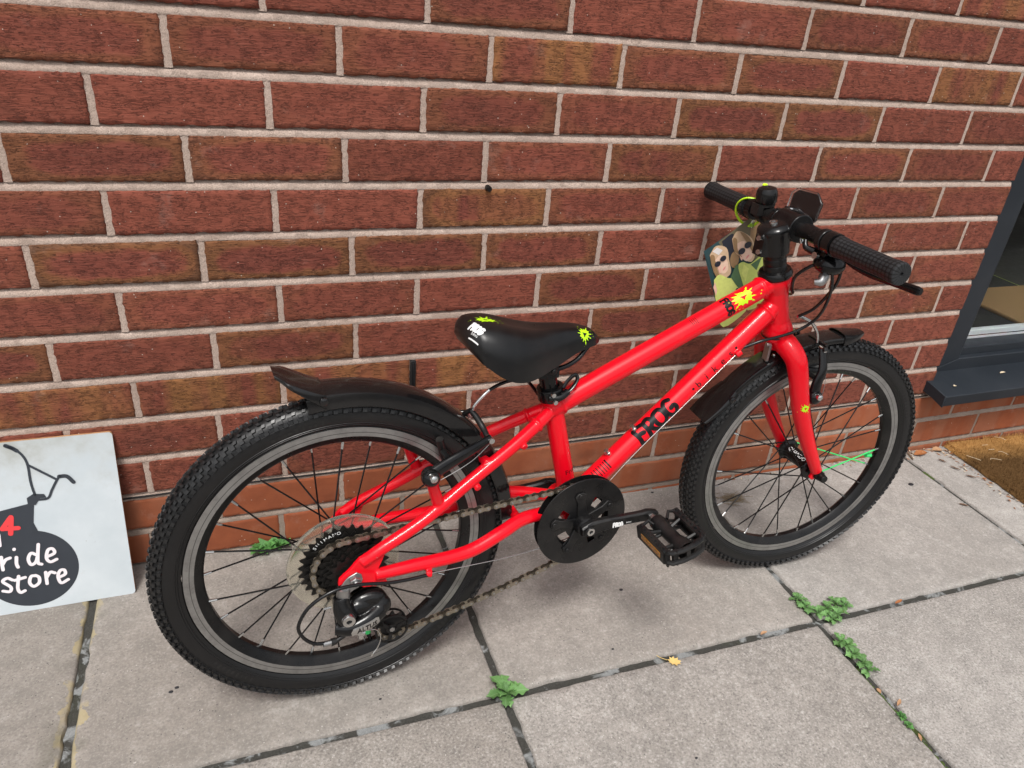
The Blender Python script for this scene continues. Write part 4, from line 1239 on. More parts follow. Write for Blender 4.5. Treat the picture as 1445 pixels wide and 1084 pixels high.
# rear corner prints face up and back
nb_ = V((-.45, -.25, .86)).normalized(); ex2 = (V((1, 0, 0)) - nb_ * nb_.x).normalized()
v_, f_ = splat2d(.0110, 8, .2); decal('saddle_splat', ([(q_[0] * 1.5, q_[1] * .85) + tuple(q_[2:]) for q_ in v_], f_), sb_, (.203, -.006, .592), V((.9, -.25, .2)), nb_.cross(V((.9, -.25, .2))), M_LIME, SAD, L=.003)
ex3 = V((.42, -.86, -.25)).normalized()
decal('saddle_lettering', strokes2d(frog_strokes(.0105), .0034), sb_, (.184, -.024, .585), ex3, nb_.cross(ex3), M_WHITE, SAD, L=.003)
decal('saddle_lettering', text2d('bikes', .0055, .0), sb_, (.1785, -.030, .580), ex3, nb_.cross(ex3), M_WHITE, SAD, L=.003)
decal('saddle_lettering', ([(-.009, -.0008), (.009, -.0008), (.009, .0008), (-.009, .0008)], [(0, 1, 2, 3)]), sb_, (.1755, -.033, .574), ex3, nb_.cross(ex3), M_WHITE, SAD, L=.003)
b = MB()
for sg in (1, -1):
    b.tube(crom([(.200, sg * .030, .535), (.225, sg * .024, .520), (.265, sg * .021, .512), (.315, sg * .021, .513), (.345, sg * .018, .522), (.366, sg * .012, .540)], 6), .0036, 10)
b.build('saddle_rail', M_BLK, SAD)
b = MB(); b.tube([SEAT1 - (SEAT1 - BB).normalized() * .03, V((.302, 0, .520))], .0136, 24); b.build('seatpost', M_BLK, BIKE)
b = MB()
b.cyl((.300, -.026, .516), (.300, .026, .516), .0125, n=20); b.box((.300, 0, .506), (.030, .050, .012)); b.cyl((.300, -.026, .516), (.300, -.033, .516), .0075, n=6); b.cyl((.300, -.033, .516), (.300, -.037, .516), .004, n=12)
b.build('saddle_clamp', M_MATT, BIKE, bevel=.0012)
# seat collar with lever
sdv = (SEAT1 - BB).normalized()
b = MB(); b.lathe([(.0152, -.014), (.0200, -.0135), (.0205, -.012), (.0205, .004), (.0195, .006), (.0142, .0065)], SEAT1, sdv, 36)
b.tube(crom([SEAT1 + V((-.012, -.019, -.004)), SEAT1 + V((.004, -.0235, -.003)), SEAT1 + V((.018, -.020, .003))], 5), .0055, 12)
SCO = b.build('seat_collar', M_BLK, BIKE)
b = MB(); b.tube(crom([SEAT1 + V((.006, -.022, .002)), SEAT1 + V((.020, -.022, .006)), SEAT1 + V((.033, -.018, .019)), SEAT1 + V((.0315, -.014, .026)), SEAT1 + V((.021, -.013, .018)), SEAT1 + V((.012, -.016, .008))], 7), .0024, 10, flat=1.4)
b.build('collar_lever', M_BLK, SCO)
for q in ((-.0085, -.0245, .0035), (-.0045, -.0250, -.0085)):
    b = MB(); p = SEAT1 + V(q); b.cyl(p, p + V((0, -.0035, 0)), .0034, n=14); b.build('collar_bolt', M_STEEL, SCO)

# ---- mudguards
def guard(c, r_of, a0, a1, hw_of, n=60, drop_of=None, th=.0016):
    sec = [(-1, -1), (-.985, -.35), (-.93, -.02), (-.72, .16), (-.35, .25), (0, .27), (.35, .25), (.72, .16), (.93, -.02), (.985, -.35), (1, -1)]
    vs = []; fs = []; k_ = len(sec)
    for i in range(n + 1):
        t = i / n; a = R(a0 + (a1 - a0) * t); r = r_of(t); hw = hw_of(t); dp = drop_of(t) if drop_of else .016
        for lay in (0, 1):
            for y, h in sec:
                rr2 = r + h * dp - lay * th; yy = y * (hw - lay * th)
                vs.append((c[0] + rr2 * math.cos(a), yy, c[1] + rr2 * math.sin(a)))
    S_ = 2 * k_
    for i in range(n):
        for q in range(k_ - 1):
            fs.append((i * S_ + q, i * S_ + q + 1, (i + 1) * S_ + q + 1, (i + 1) * S_ + q))
            fs.append((i * S_ + k_ + q, (i + 1) * S_ + k_ + q, (i + 1) * S_ + k_ + q + 1, i * S_ + k_ + q + 1))
        for q in (0, k_ - 1): fs.append((i * S_ + q, (i + 1) * S_ + q, (i + 1) * S_ + k_ + q, i * S_ + k_ + q))
    for i in (0, n):
        for q in range(k_ - 1): fs.append((i * S_ + q, i * S_ + q + 1, i * S_ + k_ + q + 1, i * S_ + k_ + q))
    m_ = MB(); m_.add(vs, fs); return m_
sm = lambda t, a, b: max(0, min(1, (t - a) / (b - a))) ** 2 * (3 - 2 * max(0, min(1, (t - a) / (b - a))))
RG = guard((0, RW), lambda t: .2630 - .0045 * t, 99, 4, lambda t: .0258 + .002 * sm(t, .25, 0), 70, lambda t: .0185).build('rear_mudguard', M_GUARD, BIKE, ang=35)
RF = guard((0, RW), lambda t: .2652 + .038 * t ** 1.25, 93.5, 104.5, lambda t: .0286 + .0035 * math.sin(t * PI) - .012 * sm(t, .75, 1.0), 24, lambda t: .019 * (1 - .8 * t)).build('mudguard_flap', M_GUARD, RG, ang=35)
def rivet(c, a, r, y, parent, matb=None):
    q = MB(); q.lathe([(.0001, -.0032), (.003, -.003), (.0052, -.0018), (.0056, 0)], (c[0] + r * math.cos(R(a)), y, c[1] + r * math.sin(R(a))), (0, 1, 0), 18)
    return q.build('rivet', M_GUARD, parent, matb)
rivet((0, RW), 94.4, .2585, -.0305, RG)
FGUARD = guard((WB, RW), lambda t: .2570 + .003 * sm(t, .10, .80), 86, 145, lambda t: .0212, 60, lambda t: .0085).build('front_mudguard', M_GUARD, BIKE, STEER, ang=35)
guard((WB, RW), lambda t: .2610 + .013 * t ** 1.7, 139.5, 155.0, lambda t: .0232 + .0060 * math.sin(t * PI * .8), 28, lambda t: .0110 * (1 - .6 * t)).build('mudguard_flap', M_GUARD, FGUARD, ang=35)
guard((WB, RW), lambda t: .2595 - .002 * t + .008 * t * t, 90, 79.5, lambda t: .0228 - .012 * t ** 2.5, 20, lambda t: .016 * (1 - .7 * t)).build('mudguard_tip', M_GUARD, FGUARD, ang=35)
rivet((WB, RW), 142.5, .2565, -.0262, FGUARD)
for a in (119.5, 123): 
    q = MB(); d = V((math.cos(R(a)), 0, math.sin(R(a)))); p = V((WB, -.010, RW)) + d * .2625; q.sphere(p, .0034, (1, 1, 1), 12); q.build('stay_bolt', M_STEEL, FGUARD)
b = MB(); p = V((.7345, -.010, .492)); b.box(p + V((-.012, 0, -.002)), (.004, .014, .030)); b.cyl(p + V((-.012, -.004, .012)), p + V((-.020, -.004, .013)), .0035, n=10)
b.build('mudguard_bracket', M_GREYALU, FGUARD, bevel=.0006)
b = MB(); b.cyl((.212, 0, .389), (.203, 0, .3935), .004, n=10); b.build('mudguard_bolt', M_STEEL, RG)

# ---- rim brakes
def vbrake(nm, piv, top, sg, matb=None, mats=None):
    piv = V(piv); top = V(top)
    b_ = MB(); mid = piv.lerp(top, .5) + V((.004, -.004 * sg, .006))
    b_.tube(crom([piv, piv.lerp(top, .25) + V((.0, -.002 * sg, .003)), mid, top], 6), [.0105, .0100, .0088, .0070], 14, flat=.62)
    b_.cyl(piv + V((0, .006 * sg, 0)), piv + V((0, -.009 * sg, 0)), .0115, .0100, 22)
    b_.sphere(piv + V((0, -.002 * sg, -.002)), .0135, (1, .9, 1), 18)
    o = b_.build(nm, M_BLK, BIKE, matb, ang=45)
    q = MB(); q.lathe([(.0001, -.006), (.003, -.0058), (.0052, -.004), (.0058, -.0005), (.0058, .002)], piv + V((0, -.0125 * sg, .003)), (0, sg, 0), 20); q.build('pivot_cap', M_STEEL, o)
    pp = piv.lerp(top, .32); pd = (top - piv).normalized()
    q = MB(); e = V((pd.z, 0, -pd.x))
    for dz in range(1):
        q.tube(crom([pp + e * .030 + V((0, sg * .030, .004)), pp + V((0, sg * .033, .004)), pp - e * .022 + V((0, sg * .030, .002))], 5), .0056, 10)
    q.cyl(pp + V((0, sg * .006, .002)), pp + V((0, sg * .030, .003)), .0042, n=12)
    q.build('brake_pad', M_MATT, o)
    q = MB(); q.tube(crom([piv + V((.012, -.006 * sg, -.006)), piv.lerp(top, .3) + V((.012, -.008 * sg, -.006)), piv.lerp(top, .6) + V((.010, -.007 * sg, -.006)), top + V((.002, -.002 * sg, -.004))], 5), .0005, 6); q.build('return_spring', M_GREYALU, o)
    q = MB(); q.cyl(top + V((0, -.008 * sg, 0)), top + V((0, .006 * sg, 0)), .0042, n=12); q.build('cable_clamp', M_STEEL, o)
    return o
vbrake('brake_arm', (.109, -.067, .401), (.205, -.040, .4265), 1)
vbrake('brake_arm', (.109, .067, .401), (.205, .040, .4265), -1)
b = MB(); b.tube(crom([(.205, -.030, .425), (.204, -.014, .432), (.198, -.003, .444), (.192, .004, .452)], 6), [.0040, .0046, .0044, .0040], 12)
b.cyl((.192, .004, .452), (.184, .014, .441), .0036, n=10)
RBT = b.build('brake_boot', M_MATT, BIKE)
b = MB(); b.tube(crom([(.193, 0, .454), (.196, -.001, .462), (.206, -.002, .474), (.217, -.001, .483)], 6), .0026, 10, mi=0); b.build('brake_noodle', M_STEEL, RBT)
b = MB(); b.tube(crom([(.216, -.001, .482), (.230, 0, .488), (.250, .004, .4905), (.276, .012, .486), (.296, .026, .470), (.318, .022, .440)], 6), .0026, 10); b.build('brake_cable', M_CABLE, RBT)
vbrake('brake_arm', (.806, -.053, .4225), (.812, -.036, .502), 1, STEER)
vbrake('brake_arm', (.806, .053, .4225), (.812, .036, .502), -1, STEER)
b = MB()
b.box((.815, -.018, .508), (.006, .046, .006)); b.tube([(.812, -.040, .506), (.812, -.044, .500)], .0045, 10)
b.build('brake_link', M_BLK, BIKE, STEER, bevel=.001)
b = MB(); b.tube(crom([(.750, -.028, .560), (.764, -.028, .556), (.785, -.026, .545), (.802, -.024, .526), (.808, -.024, .509)], 6), .0027, 10); b.build('brake_noodle', M_STEEL, BIKE, STEER)

# ---- stem, bar, grips, levers
b = MB(); b.lathe([(.0160, 0), (.0180, .002), (.0180, .0105), (.0172, .012), (.0180, .0135), (.0180, .022), (.0172, .0235), (.0180, .025), (.0180, .032)], axz(.630), AX, 32); b.build('headset_spacer', M_SAT, BIKE, STEER)
b = MB()
b.tube([axz(.659), axz(.697)], [.0225, .0250], 28)
b.lathe([(.0250, 0), (.0256, .003), (.0246, .007), (.0212, .010), (.0170, .0125), (.0001, .013)], axz(.694), AX, 32)
BARX, BARZ = .716, .703
sc = axz(.682); bc = V((BARX, 0, BARZ))
b.tube([sc, sc.lerp(bc, .5), bc], [.0185, .0170, .0190], 22)
b.cyl(bc + V((0, -.024, 0)), bc + V((0, .024, 0)), .0220, n=26)
b.box(axz(.676) + V((-.0215, 0, -.003)), (.013, .024, .036))
STEM = remesh(b, 'stem', M_BLK, .0013, 2, BIKE, STEER)
b = MB(); b.lathe([(.0001, .0005), (.0032, .0005), (.0036, .0030), (.0062, .0030), (.0066, 0)], axz(.7062), AX, 22); b.build('cap_bolt', M_STEEL, STEM)
for p, d in (((-.0265, -.006, -.010), (-1, -.25, .2)), ((-.0235, -.008, -.031), (-1, -.3, .1)), ((.006, -.0185, .018), (.1, -.2, 1)), ((.006, .0185, .018), (.1, .2, 1)), ((.006, -.0225, -.018), (.3, -.3, -.8))):
    q = (axz(.694) if p[0] < 0 else bc) + V(p); d = V(d).normalized(); k = MB(); k.cyl(q - d * .004, q + d * .004, .0040, n=14); k.build('stem_bolt', M_STEEL, STEM)
BARHW = .232
b = MB(); b.tube(crom([(BARX - .004, -BARHW, BARZ + .001), (BARX - .003, -.12, BARZ), (BARX, -.04, BARZ), (BARX, .04, BARZ), (BARX - .003, .12, BARZ), (BARX - .004, BARHW, BARZ + .001)], 6), [.0108, .0108, .0125, .0125, .0108, .0108], 20)
BAR = b.build('handlebar', M_SAT, BIKE, STEER)
for sg in (-1, 1):
    e = BARHW * sg; y0 = .112 * sg
    g = MB(); g.lathe([(.0112, y0), (.0155, y0 + .001 * sg), (.0163, y0 + .004 * sg), (.0158, y0 + .010 * sg), (.0150, y0 + .014 * sg), (.0148, e - .022 * sg), (.0153, e - .014 * sg), (.0158, e - .010 * sg), (.0160, e), (.0153, e + .0025 * sg), (.0140, e + .0032 * sg), (.0030, e + .0026 * sg), (.0028, e + .0005 * sg), (.0001, e + .0004 * sg)], (BARX - .0035, 0, BARZ), (0, 1, 0), 36)
    gr_ = g.build('grip', M_GRIP, BIKE, STEER, ang=30)
# right side: brake lever, trigger shifter
b = MB(); b.lathe([(.0118, -.110), (.0172, -.109), (.0175, -.094), (.0150, -.091), (.0118, -.0905)], (BARX - .003, 0, BARZ), (0, 1, 0), 28)
b.tube(crom([(BARX + .012, -.098, BARZ - .010), (BARX + .026, -.092, BARZ - .020), (BARX + .034, -.080, BARZ - .024)], 5), [.009, .0095, .007], 14)
LV = b.build('brake_lever', M_BLK, BIKE, STEER)
def blade(sg):
    q = MB(); q.tube(crom([(BARX + .030, .094 * sg, BARZ - .022), (BARX + .042, .112 * sg, BARZ - .031), (BARX + .046, .140 * sg, BARZ - .034), (BARX + .045, .180 * sg, BARZ - .031), (BARX + .043, .200 * sg, BARZ - .029), (BARX + .045, .222 * sg, BARZ - .028), (BARX + .046, .229 * sg, BARZ - .0275)], 6), [.0060, .0066, .0060, .0058, .0056, .0064, .0050], 14, flat=.75); return q
blade(-1).build('lever_blade', M_BLK, LV)
b = MB(); b.lathe([(.0118, -.088), (.0165, -.0875), (.0168, -.077), (.0118, -.0765)], (BARX - .002, 0, BARZ), (0, 1, 0), 26)
b.sphere((BARX + .010, -.090, BARZ - .034), .021, (1.1, 1.15, .75), 18)
b.box((BARX + .004, -.082, BARZ - .020), (.018, .022, .022))
b.tube(crom([(BARX - .008, -.074, BARZ - .020), (BARX - .016, -.062, BARZ - .016), (BARX - .015, -.056, BARZ - .006)], 5), [.006, .0045, .003], 10)
SHF = b.build('gear_shifter', M_BLK, BIKE, STEER, bevel=.001)
b = MB(); b.tube(crom([(BARX + .004, -.094, BARZ - .050), (BARX - .004, -.098, BARZ - .058), (BARX - .012, -.094, BARZ - .060)], 5), [.008, .0072, .0042], 12); b.build('shift_trigger', M_GREYALU, SHF)
b = MB(); b.cyl((BARX - .013, -.086, BARZ - .022), (BARX - .019, -.087, BARZ - .021), .0050, n=14); b.build('shifter_bolt', M_STEEL, SHF)
b = MB(); b.lathe([(.0118, .090), (.0165, .091), (.0168, .104), (.0118, .105)], (BARX - .003, 0, BARZ), (0, 1, 0), 26)
b.tube(crom([(BARX + .012, .098, BARZ - .010), (BARX + .026, .092, BARZ - .020), (BARX + .034, .080, BARZ - .024)], 5), [.009, .0095, .007], 14)
LV2 = b.build('brake_lever', M_BLK, BIKE, STEER); blade(1).build('lever_blade', M_BLK, LV2)
# bell
b = MB(); b.lathe([(.0118, .064), (.0160, .0645), (.0160, .0765), (.0118, .077)], (BARX - .001, 0, BARZ), (0, 1, 0), 26)
bp = V((BARX - .004, .0705, BARZ + .019))
b.lathe([(.0148, -.006), (.0150, -.001), (.0001, -.001)], bp, (-.15, 0, 1), 28)
b.box(bp + V((-.014, 0, -.012)), (.010, .020, .018))
BELL = b.build('bell', M_MATT, BIKE, STEER, ang=35)
b = MB(); b.lathe([(.0165, .0), (.0172, .002), (.0172, .012), (.0164, .0180), (.0140, .0225), (.009, .0245), (.0044, .0248), (.0040, .0238), (.0001, .0240)], bp, (-.15, 0, 1), 36)
b.build('bell_dome', M_BLK, BELL)
b = MB(); b.tube(crom([bp + V((.002, .012, -.004)), bp + V((.006, .018, .004)), bp + V((.006, .020, .014)), bp + V((.004, .018, .024))], 5), [.003, .0035, .0038, .0042], 10); b.build('bell_striker', M_ZIP, BELL)
# front reflector on its bracket, seen from behind
b = MB(); fr_c = V((BARX + .030, .018, BARZ + .022))
ex = V((.30, -.95, 0)).normalized(); ez = V((.26, .08, .96)).normalized(); nrm = ex.cross(ez).normalized()
poly = [(-.024, -.020), (.016, -.024), (.027, -.014), (.027, .012), (.014, .025), (-.020, .025), (-.027, .017)]
b.prism(poly, fr_c, ex, ez, nrm * -.004)
b.prism([(x * .62 - .003, y * .78) for x, y in poly], fr_c - nrm * .004, ex, ez, nrm * -.006)
b.cyl(bc + V((0, .030, 0)), bc + V((0, .040, 0)), .0175, n=22); b.tube([bc + V((.006, .034, .014)), fr_c - nrm * .006 + V((0, 0, -.008))], [.008, .007], 12)
for k in range(3): b.box(fr_c - nrm * .0105 + ex * .008 + ez * (-.008 + .006 * k), (.014, .0016, .0016), Matrix((ex, -nrm, ez)).transposed())
RFL = b.build('front_reflector', M_BLK, BIKE, STEER, bevel=.0012)
b = MB(); b.prism([(x * 1.09, y * 1.09) for x, y in poly], fr_c + nrm * .0002, ex, ez, nrm * .006); b.build('reflector_lens', glass_mat('clear_reflector', (.9, .92, .93, 1), .18), RFL, bevel=.0012)

# ---- handlebar cables
def cable(nm, pts, r=.0026, matb=STEER, par=BIKE, mat=M_CABLE):
    q = MB(); q.tube(crom(pts, 8), r, 10); return q.build(nm, mat, par, matb)
cable('gear_cable', [(BARX + .010, -.074, BARZ - .036), (BARX - .002, -.060, BARZ - .050), (BARX - .006, -.044, BARZ - .070), (BARX + .006, -.030, BARZ - .094), (BARX + .020, -.018, BARZ - .106), (BARX + .030, .004, BARZ - .116), (BARX + .024, .026, BARZ - .118), (BARX + .004, .032, BARZ - .11)])
cable('brake_cable', [(BARX + .034, -.080, BARZ - .024), (BARX + .038, -.086, BARZ - .040), (BARX + .042, -.082, BARZ - .066), (BARX + .046, -.064, BARZ - .096), (BARX + .044, -.046, BARZ - .124), (BARX + .034, -.030, BARZ - .142)])
cable('gear_cable', [(BARX + .024, -.086, BARZ - .050), (BARX + .036, -.080, BARZ - .074), (BARX + .050, -.064, BARZ - .108), (BARX + .056, -.046, BARZ - .140), (BARX + .040, -.034, BARZ - .164), (BARX + .008, -.031, BARZ - .176), (BARX - .026, -.030, BARZ - .183), (BARX - .056, -.0225, BARZ - .198), (BARX - .064, -.021, BARZ - .202)])
cable('inner_cable', [(.6440, -.0190, .4985), (.56, -.0205, .424), (.47, -.0215, .343), (.402, -.0225, .272)], .0007, None, BIKE, M_STEEL)
cable('inner_cable', [(.40, -.0225, .270), (.385, -.025, .235), (.355, -.040, .222), (.25, -.060, .228), (.113, -.0715, .2405)], .0007, None, BIKE, M_STEEL)

# ---- frame lettering
fb = bvh_of(FRAME)
dtd = (DT1 - DT0).normalized(); up_ = V((0, -1, 0))
nr_ = V((0, -1, 0))
def on_tube(nm, shape, A, B, t, tilt, mat, flip=1, L=.003, parent=FRAME, r=None):
    d = (B - A).normalized() * flip; c = A.lerp(B, t)
    n0 = (V((0, -1, 0)) - d * V((0, -1, 0)).dot(d)).normalized(); m0 = n0.cross(d)
    vs, fs = refine(*shape, L); rr2 = (r or {id(TT0): .0168, id(DT0): .0172, id(SEAT0): .0150}[id(A)]) + .00025
    out = []
    for x, y, ly_ in vs:
        a_ = tilt + y / rr2
        out.append(tuple(c + d * x + (n0 * math.cos(a_) + m0 * math.sin(a_)) * (rr2 + ly_ * 1.2e-5)))
    me = bpy.data.meshes.new(nm); me.from_pydata(out, [], fs); me.materials.append(mat); me.shade_smooth()
    return link(bpy.data.objects.new(nm, me), parent)
h = .029
G = [[(.0, -.05), (.05, .5), (.0, .98)], [(.0, .98), (.3, 1.05), (.62, .98)], [(.04, .55), (.25, .58), (.45, .52)], [(.0, -.05), (.14, -.1)],
     [(.66, -.02), (.72, .5), (.72, .95)], [(.72, .95), (1.05, 1.02), (1.2, .72), (.98, .48), (.76, .46)], [(.9, .46), (1.05, .2), (1.22, -.05)],
     [(1.68, .98), (1.4, .85), (1.34, .4), (1.48, .05), (1.75, 0), (1.98, .25), (2.0, .7), (1.86, .95), (1.68, .98)],
     [(2.68, .92), (2.42, 1.04), (2.18, .8), (2.14, .35), (2.32, .02), (2.6, 0), (2.76, .25), (2.72, .48), (2.48, .46)]]
G = [[((x - 1.38) * h, (y - .48) * h * .95) for x, y in s_] for s_ in G]
on_tube('frame_lettering', strokes2d(G, .0074), DT0, DT1, .405, R(30), M_INK)
bx = text2d('bikes', .011, .0)
for k, ch in enumerate('bikes'):
    on_tube('frame_lettering', text2d(ch, .0165, .004), DT0, DT1, .600 + k * .0385, R(15), M_INK)
for t in (.575, .782):
    on_tube('frame_lettering', ([(.0022 * math.cos(a), .0022 * math.sin(a)) for a in [k * PI / 4 for k in range(8)]], [tuple(range(8))]), DT0, DT1, t, R(17), M_INK)
for k in range(9):     # scale-like graduation marks near the bottom bracket
    on_tube('frame_marking', ([(-.0007 - (.0012 if k == 8 else 0), -.009), (.0007, -.009), (.0007, .009), (-.0007 - (.0012 if k == 8 else 0), .009)], [(0, 1, 2, 3)]), DT0, DT1, .098 + k * .0105, R(48), M_INK)
on_tube('frame_splat', ([(q_[0] * 1.7, q_[1] * 1.05) + tuple(q_[2:]) for q_ in splat2d(.0135, 3, .22)[0]], splat2d(.0135, 3, .22)[1]), TT0, TT1, .845, R(40), M_LIME)
Gs = [[(x / .029 * .014, y / .029 * .014) for x, y in s_] for s_ in G]
def turned(shape, a): return [(q[0] * math.cos(a) - q[1] * math.sin(a), q[0] * math.sin(a) + q[1] * math.cos(a), q[2] if len(q) > 2 else 0) for q in shape[0]], shape[1]
on_tube('frame_lettering', turned(strokes2d([[(p[0] * .8, p[1] * .8) for p in s_] for s_ in Gs], .0036), R(-90)), TT0, TT1, .775, R(35), M_INK)
for k in range(4): on_tube('frame_marking', ([(-.0005, -.006), (.0005, -.006), (.0005, .006), (-.0005, .006)], [(0, 1, 2, 3)]), TT0, TT1, .615 + k * .0075, R(60), M_INK)
std = (SEAT1 - SEAT0).normalized()
on_tube('frame_lettering', turned(text2d('Frog', .012, .0), R(-90)), SEAT0, SEAT1, .33, R(-25), M_INK)
ffb = bvh_of(FORK)
fd = (V(FKN[3]) - V(FKN[5])).normalized(); c = V((.7845, -.08, .408)); nn_ = V((.15, -.95, .1)).normalized(); ex = (V((1, 0, .2)) - nn_ * V((1, 0, .2)).dot(nn_)).normalized()
decal('fork_splat', splat2d(.0085, 12), ffb, c, ex, nn_.cross(ex), M_LIME, FORK, lift=.0005, L=.003, matb=Matrix.Identity(4))

# ================================================================== leaning sign board
def board_mat():
    s = NT('dirty_white_board'); co = s.coord()
    a = s.noise(co, 9, 6, .6); b = s.noise(co, 30, 5, .7)
    col = s.mix(s.ramp(a, [(.35, 0.), (.75, 1.)]), (.50, .555, .585), (.62, .665, .69))
    sx = s.n('SeparateXYZ'); s.l(co, sx.inputs[0])
    topd = s.math('MULTIPLY', s.ramp(s.math('ADD', sx.outputs[1], s.math('MULTIPLY', s.math('SUBTRACT', b, .5), .16)), [(.20, 0.), (.30, 1.)]), s.ramp(a, [(.4, .1), (.6, .75)]))
    col = s.mix(topd, col, (.34, .345, .31))
    col = s.mix(s.ramp(b, [(.62, 0.), (.8, .35)]), col, (.40, .40, .36))
    sp = s.math('MULTIPLY', s.math('LESS_THAN', s.voro(co, 70), .05), s.math('GREATER_THAN', s.noise(co, 21, 1), .6))
    col = s.mix(s.math('MULTIPLY', sp, .7), col, (.2, .18, .15))
    s.set(Base_Color=col, Roughness=.42, Specular_IOR_Level=.4)
    return s.m
M_BOARD = board_mat()
M_PLYEDGE = simple('bare_ply_edge', (.45, .24, .11), .8, var=.3, scale=120)
M_SIGNBLK = simple('charcoal_print', (.030, .036, .046), .5, var=.12)
M_SIGNRED = simple('red_print', (.75, .05, .055), .5, var=.08)
M_SIGNWHT = simple('pinkish_white_print', (.80, .74, .76), .5, var=.05)
sA = V((-.163, -.072, gz(-.163) + .0005)); sB = V((-.163, -.0062, .2930))
s_ey = (sB - sA).normalized(); s_ex = V((1, 0, -SLOPE)).normalized(); s_n = s_ex.cross(s_ey).normalized()
SM = Matrix((s_ex, s_ey, s_n)).transposed().to_4x4(); SM.translation = sA
SW, SH = .41, .297
def rrect(x0, y0, x1, y1, r):
    out = []
    for cx_, cy_, a in ((x1 - r, y0 + r, -90), (x1 - r, y1 - r, 0), (x0 + r, y1 - r, 90), (x0 + r, y0 + r, 180)):
        out += [(cx_ + r * math.cos(R(a + 15 * k)), cy_ + r * math.sin(R(a + 15 * k))) for k in range(7)]
    return out
b = MB(); b.prism(rrect(-SW, 0, 0, SH, .006), (0, 0, 0), (1, 0, 0), (0, 1, 0), (0, 0, -.006))
b.m[1] = 1
for i in range(2, len(b.m)): b.m[i] = 1
SIGN = b.build('sign_board', [M_BOARD, M_PLYEDGE], None, SM, ang=0)
tag(SIGN, 'white board with a black bicycle drawing and white lettering leaning on the wall', 'sign')
def flat(nm, shape, z, mat):
    q = MB(); v_, f_ = shape; q.add([(p_[0], p_[1], z + (p_[2] * 4e-6 if len(p_) > 2 else 0)) for p_ in v_], f_)
    me = bpy.data.meshes.new(nm); me.from_pydata([tuple(p) for p in q.v], [], q.f); me.materials.append(mat)
    return link(bpy.data.objects.new(nm, me), SIGN)
def poly2(*polys):
    vs = []; fs = []
    for p in polys:
        o = len(vs); vs += p; fs.append(tuple(range(o, o + len(p))))
    return vs, fs
def merge2(*shapes):
    vs = []; fs = []
    for v_, f_ in shapes:
        o = len(vs); vs += list(v_); fs += [tuple(i + o for i in q) for q in f_]
    return vs, fs
circ = [(-.1455 + .0685 * math.cos(2 * PI * k / 72), .0762 + .0680 * math.sin(2 * PI * k / 72)) for k in range(72)]
flat('wheel_print', poly2(circ), .0003, M_SIGNBLK)
flat('frame_print', poly2([(-.225, .176), (-.1737, .1835), (-.1311, .1905), (-.1244, .1900), (-.1300, .1567), (-.126, .1415), (-.15, .130), (-.225, .120)]), .0006, M_SIGNBLK)
flat('handlebar_print', merge2(
    strokes2d([[(-.1480, .2915), (-.1351, .2823), (-.1272, .2709), (-.1234, .2554), (-.1236, .2283), (-.1216, .2081), (-.1189, .2015)], [(-.0820, .2312), (-.0871, .2259), (-.0969, .2089), (-.1041, .1961), (-.1197, .1954)], [(-.122, .2551), (-.0871, .2259)]], .0038),
    strokes2d([[(-.1480, .2915), (-.1400, .2865), (-.1345, .2815)], [(-.0835, .2310), (-.0729, .2296), (-.0650, .2185)]], .0062),
    poly2([(-.1330, .187), (-.1225, .187), (-.1150, .1975), (-.1060, .1975), (-.1085, .2040), (-.1230, .2065), (-.1330, .2005)])), .0009, M_SIGNBLK)
flat('numeral_print', merge2(strokes2d([[(-.1590, .1715), (-.1735, .1530)], [(-.1735, .1530), (-.1520, .1512)], [(-.1588, .1705), (-.1635, .1430)]], .0074)), .0012, M_SIGNRED)
flat('lettering_print', strokes2d([
    [(-.1825, .1045), (-.1833, .092), (-.1835, .0816)], [(-.1832, .0900), (-.1775, .0985), (-.1708, .1010)],
    [(-.1621, .1006), (-.1636, .0890), (-.1625, .0826)], [(-.1632, .1146), (-.1630, .1155)],
    [(-.1338, .0995), (-.1412, .1040), (-.1464, .0943), (-.1441, .0838), (-.1370, .0870), (-.1325, .0980)], [(-.1289, .1180), (-.1325, .0980), (-.1338, .0850), (-.1293, .0818)],
    [(-.1201, .0935), (-.1088, .0985), (-.1105, .1067), (-.1173, .1050), (-.1210, .0911), (-.1164, .0837), (-.1071, .0868)],
    [(-.1735, .0613), (-.1802, .0659), (-.1871, .0608), (-.1778, .0491), (-.1801, .0414), (-.1892, .0440)],
    [(-.1642, .0665), (-.1684, .0455), (-.1659, .0368), (-.1593, .0387)], [(-.1705, .0600), (-.1555, .0626)],
    [(-.1408, .0630), (-.1472, .0624), (-.1507, .0517), (-.1460, .0441), (-.1377, .0490), (-.1364, .0586), (-.1407, .0634)],
    [(-.1259, .0663), (-.1264, .056), (-.1268, .0451)], [(-.1260, .0560), (-.1195, .0650), (-.1130, .0625)],
    [(-.1091, .0531), (-.0990, .0576), (-.0994, .0655), (-.1055, .0650), (-.1096, .0548), (-.1066, .0426), (-.0957, .0470)],
    [(-.1800, .1440), (-.1812, .1248)]], .0051), .0012, M_SIGNWHT)

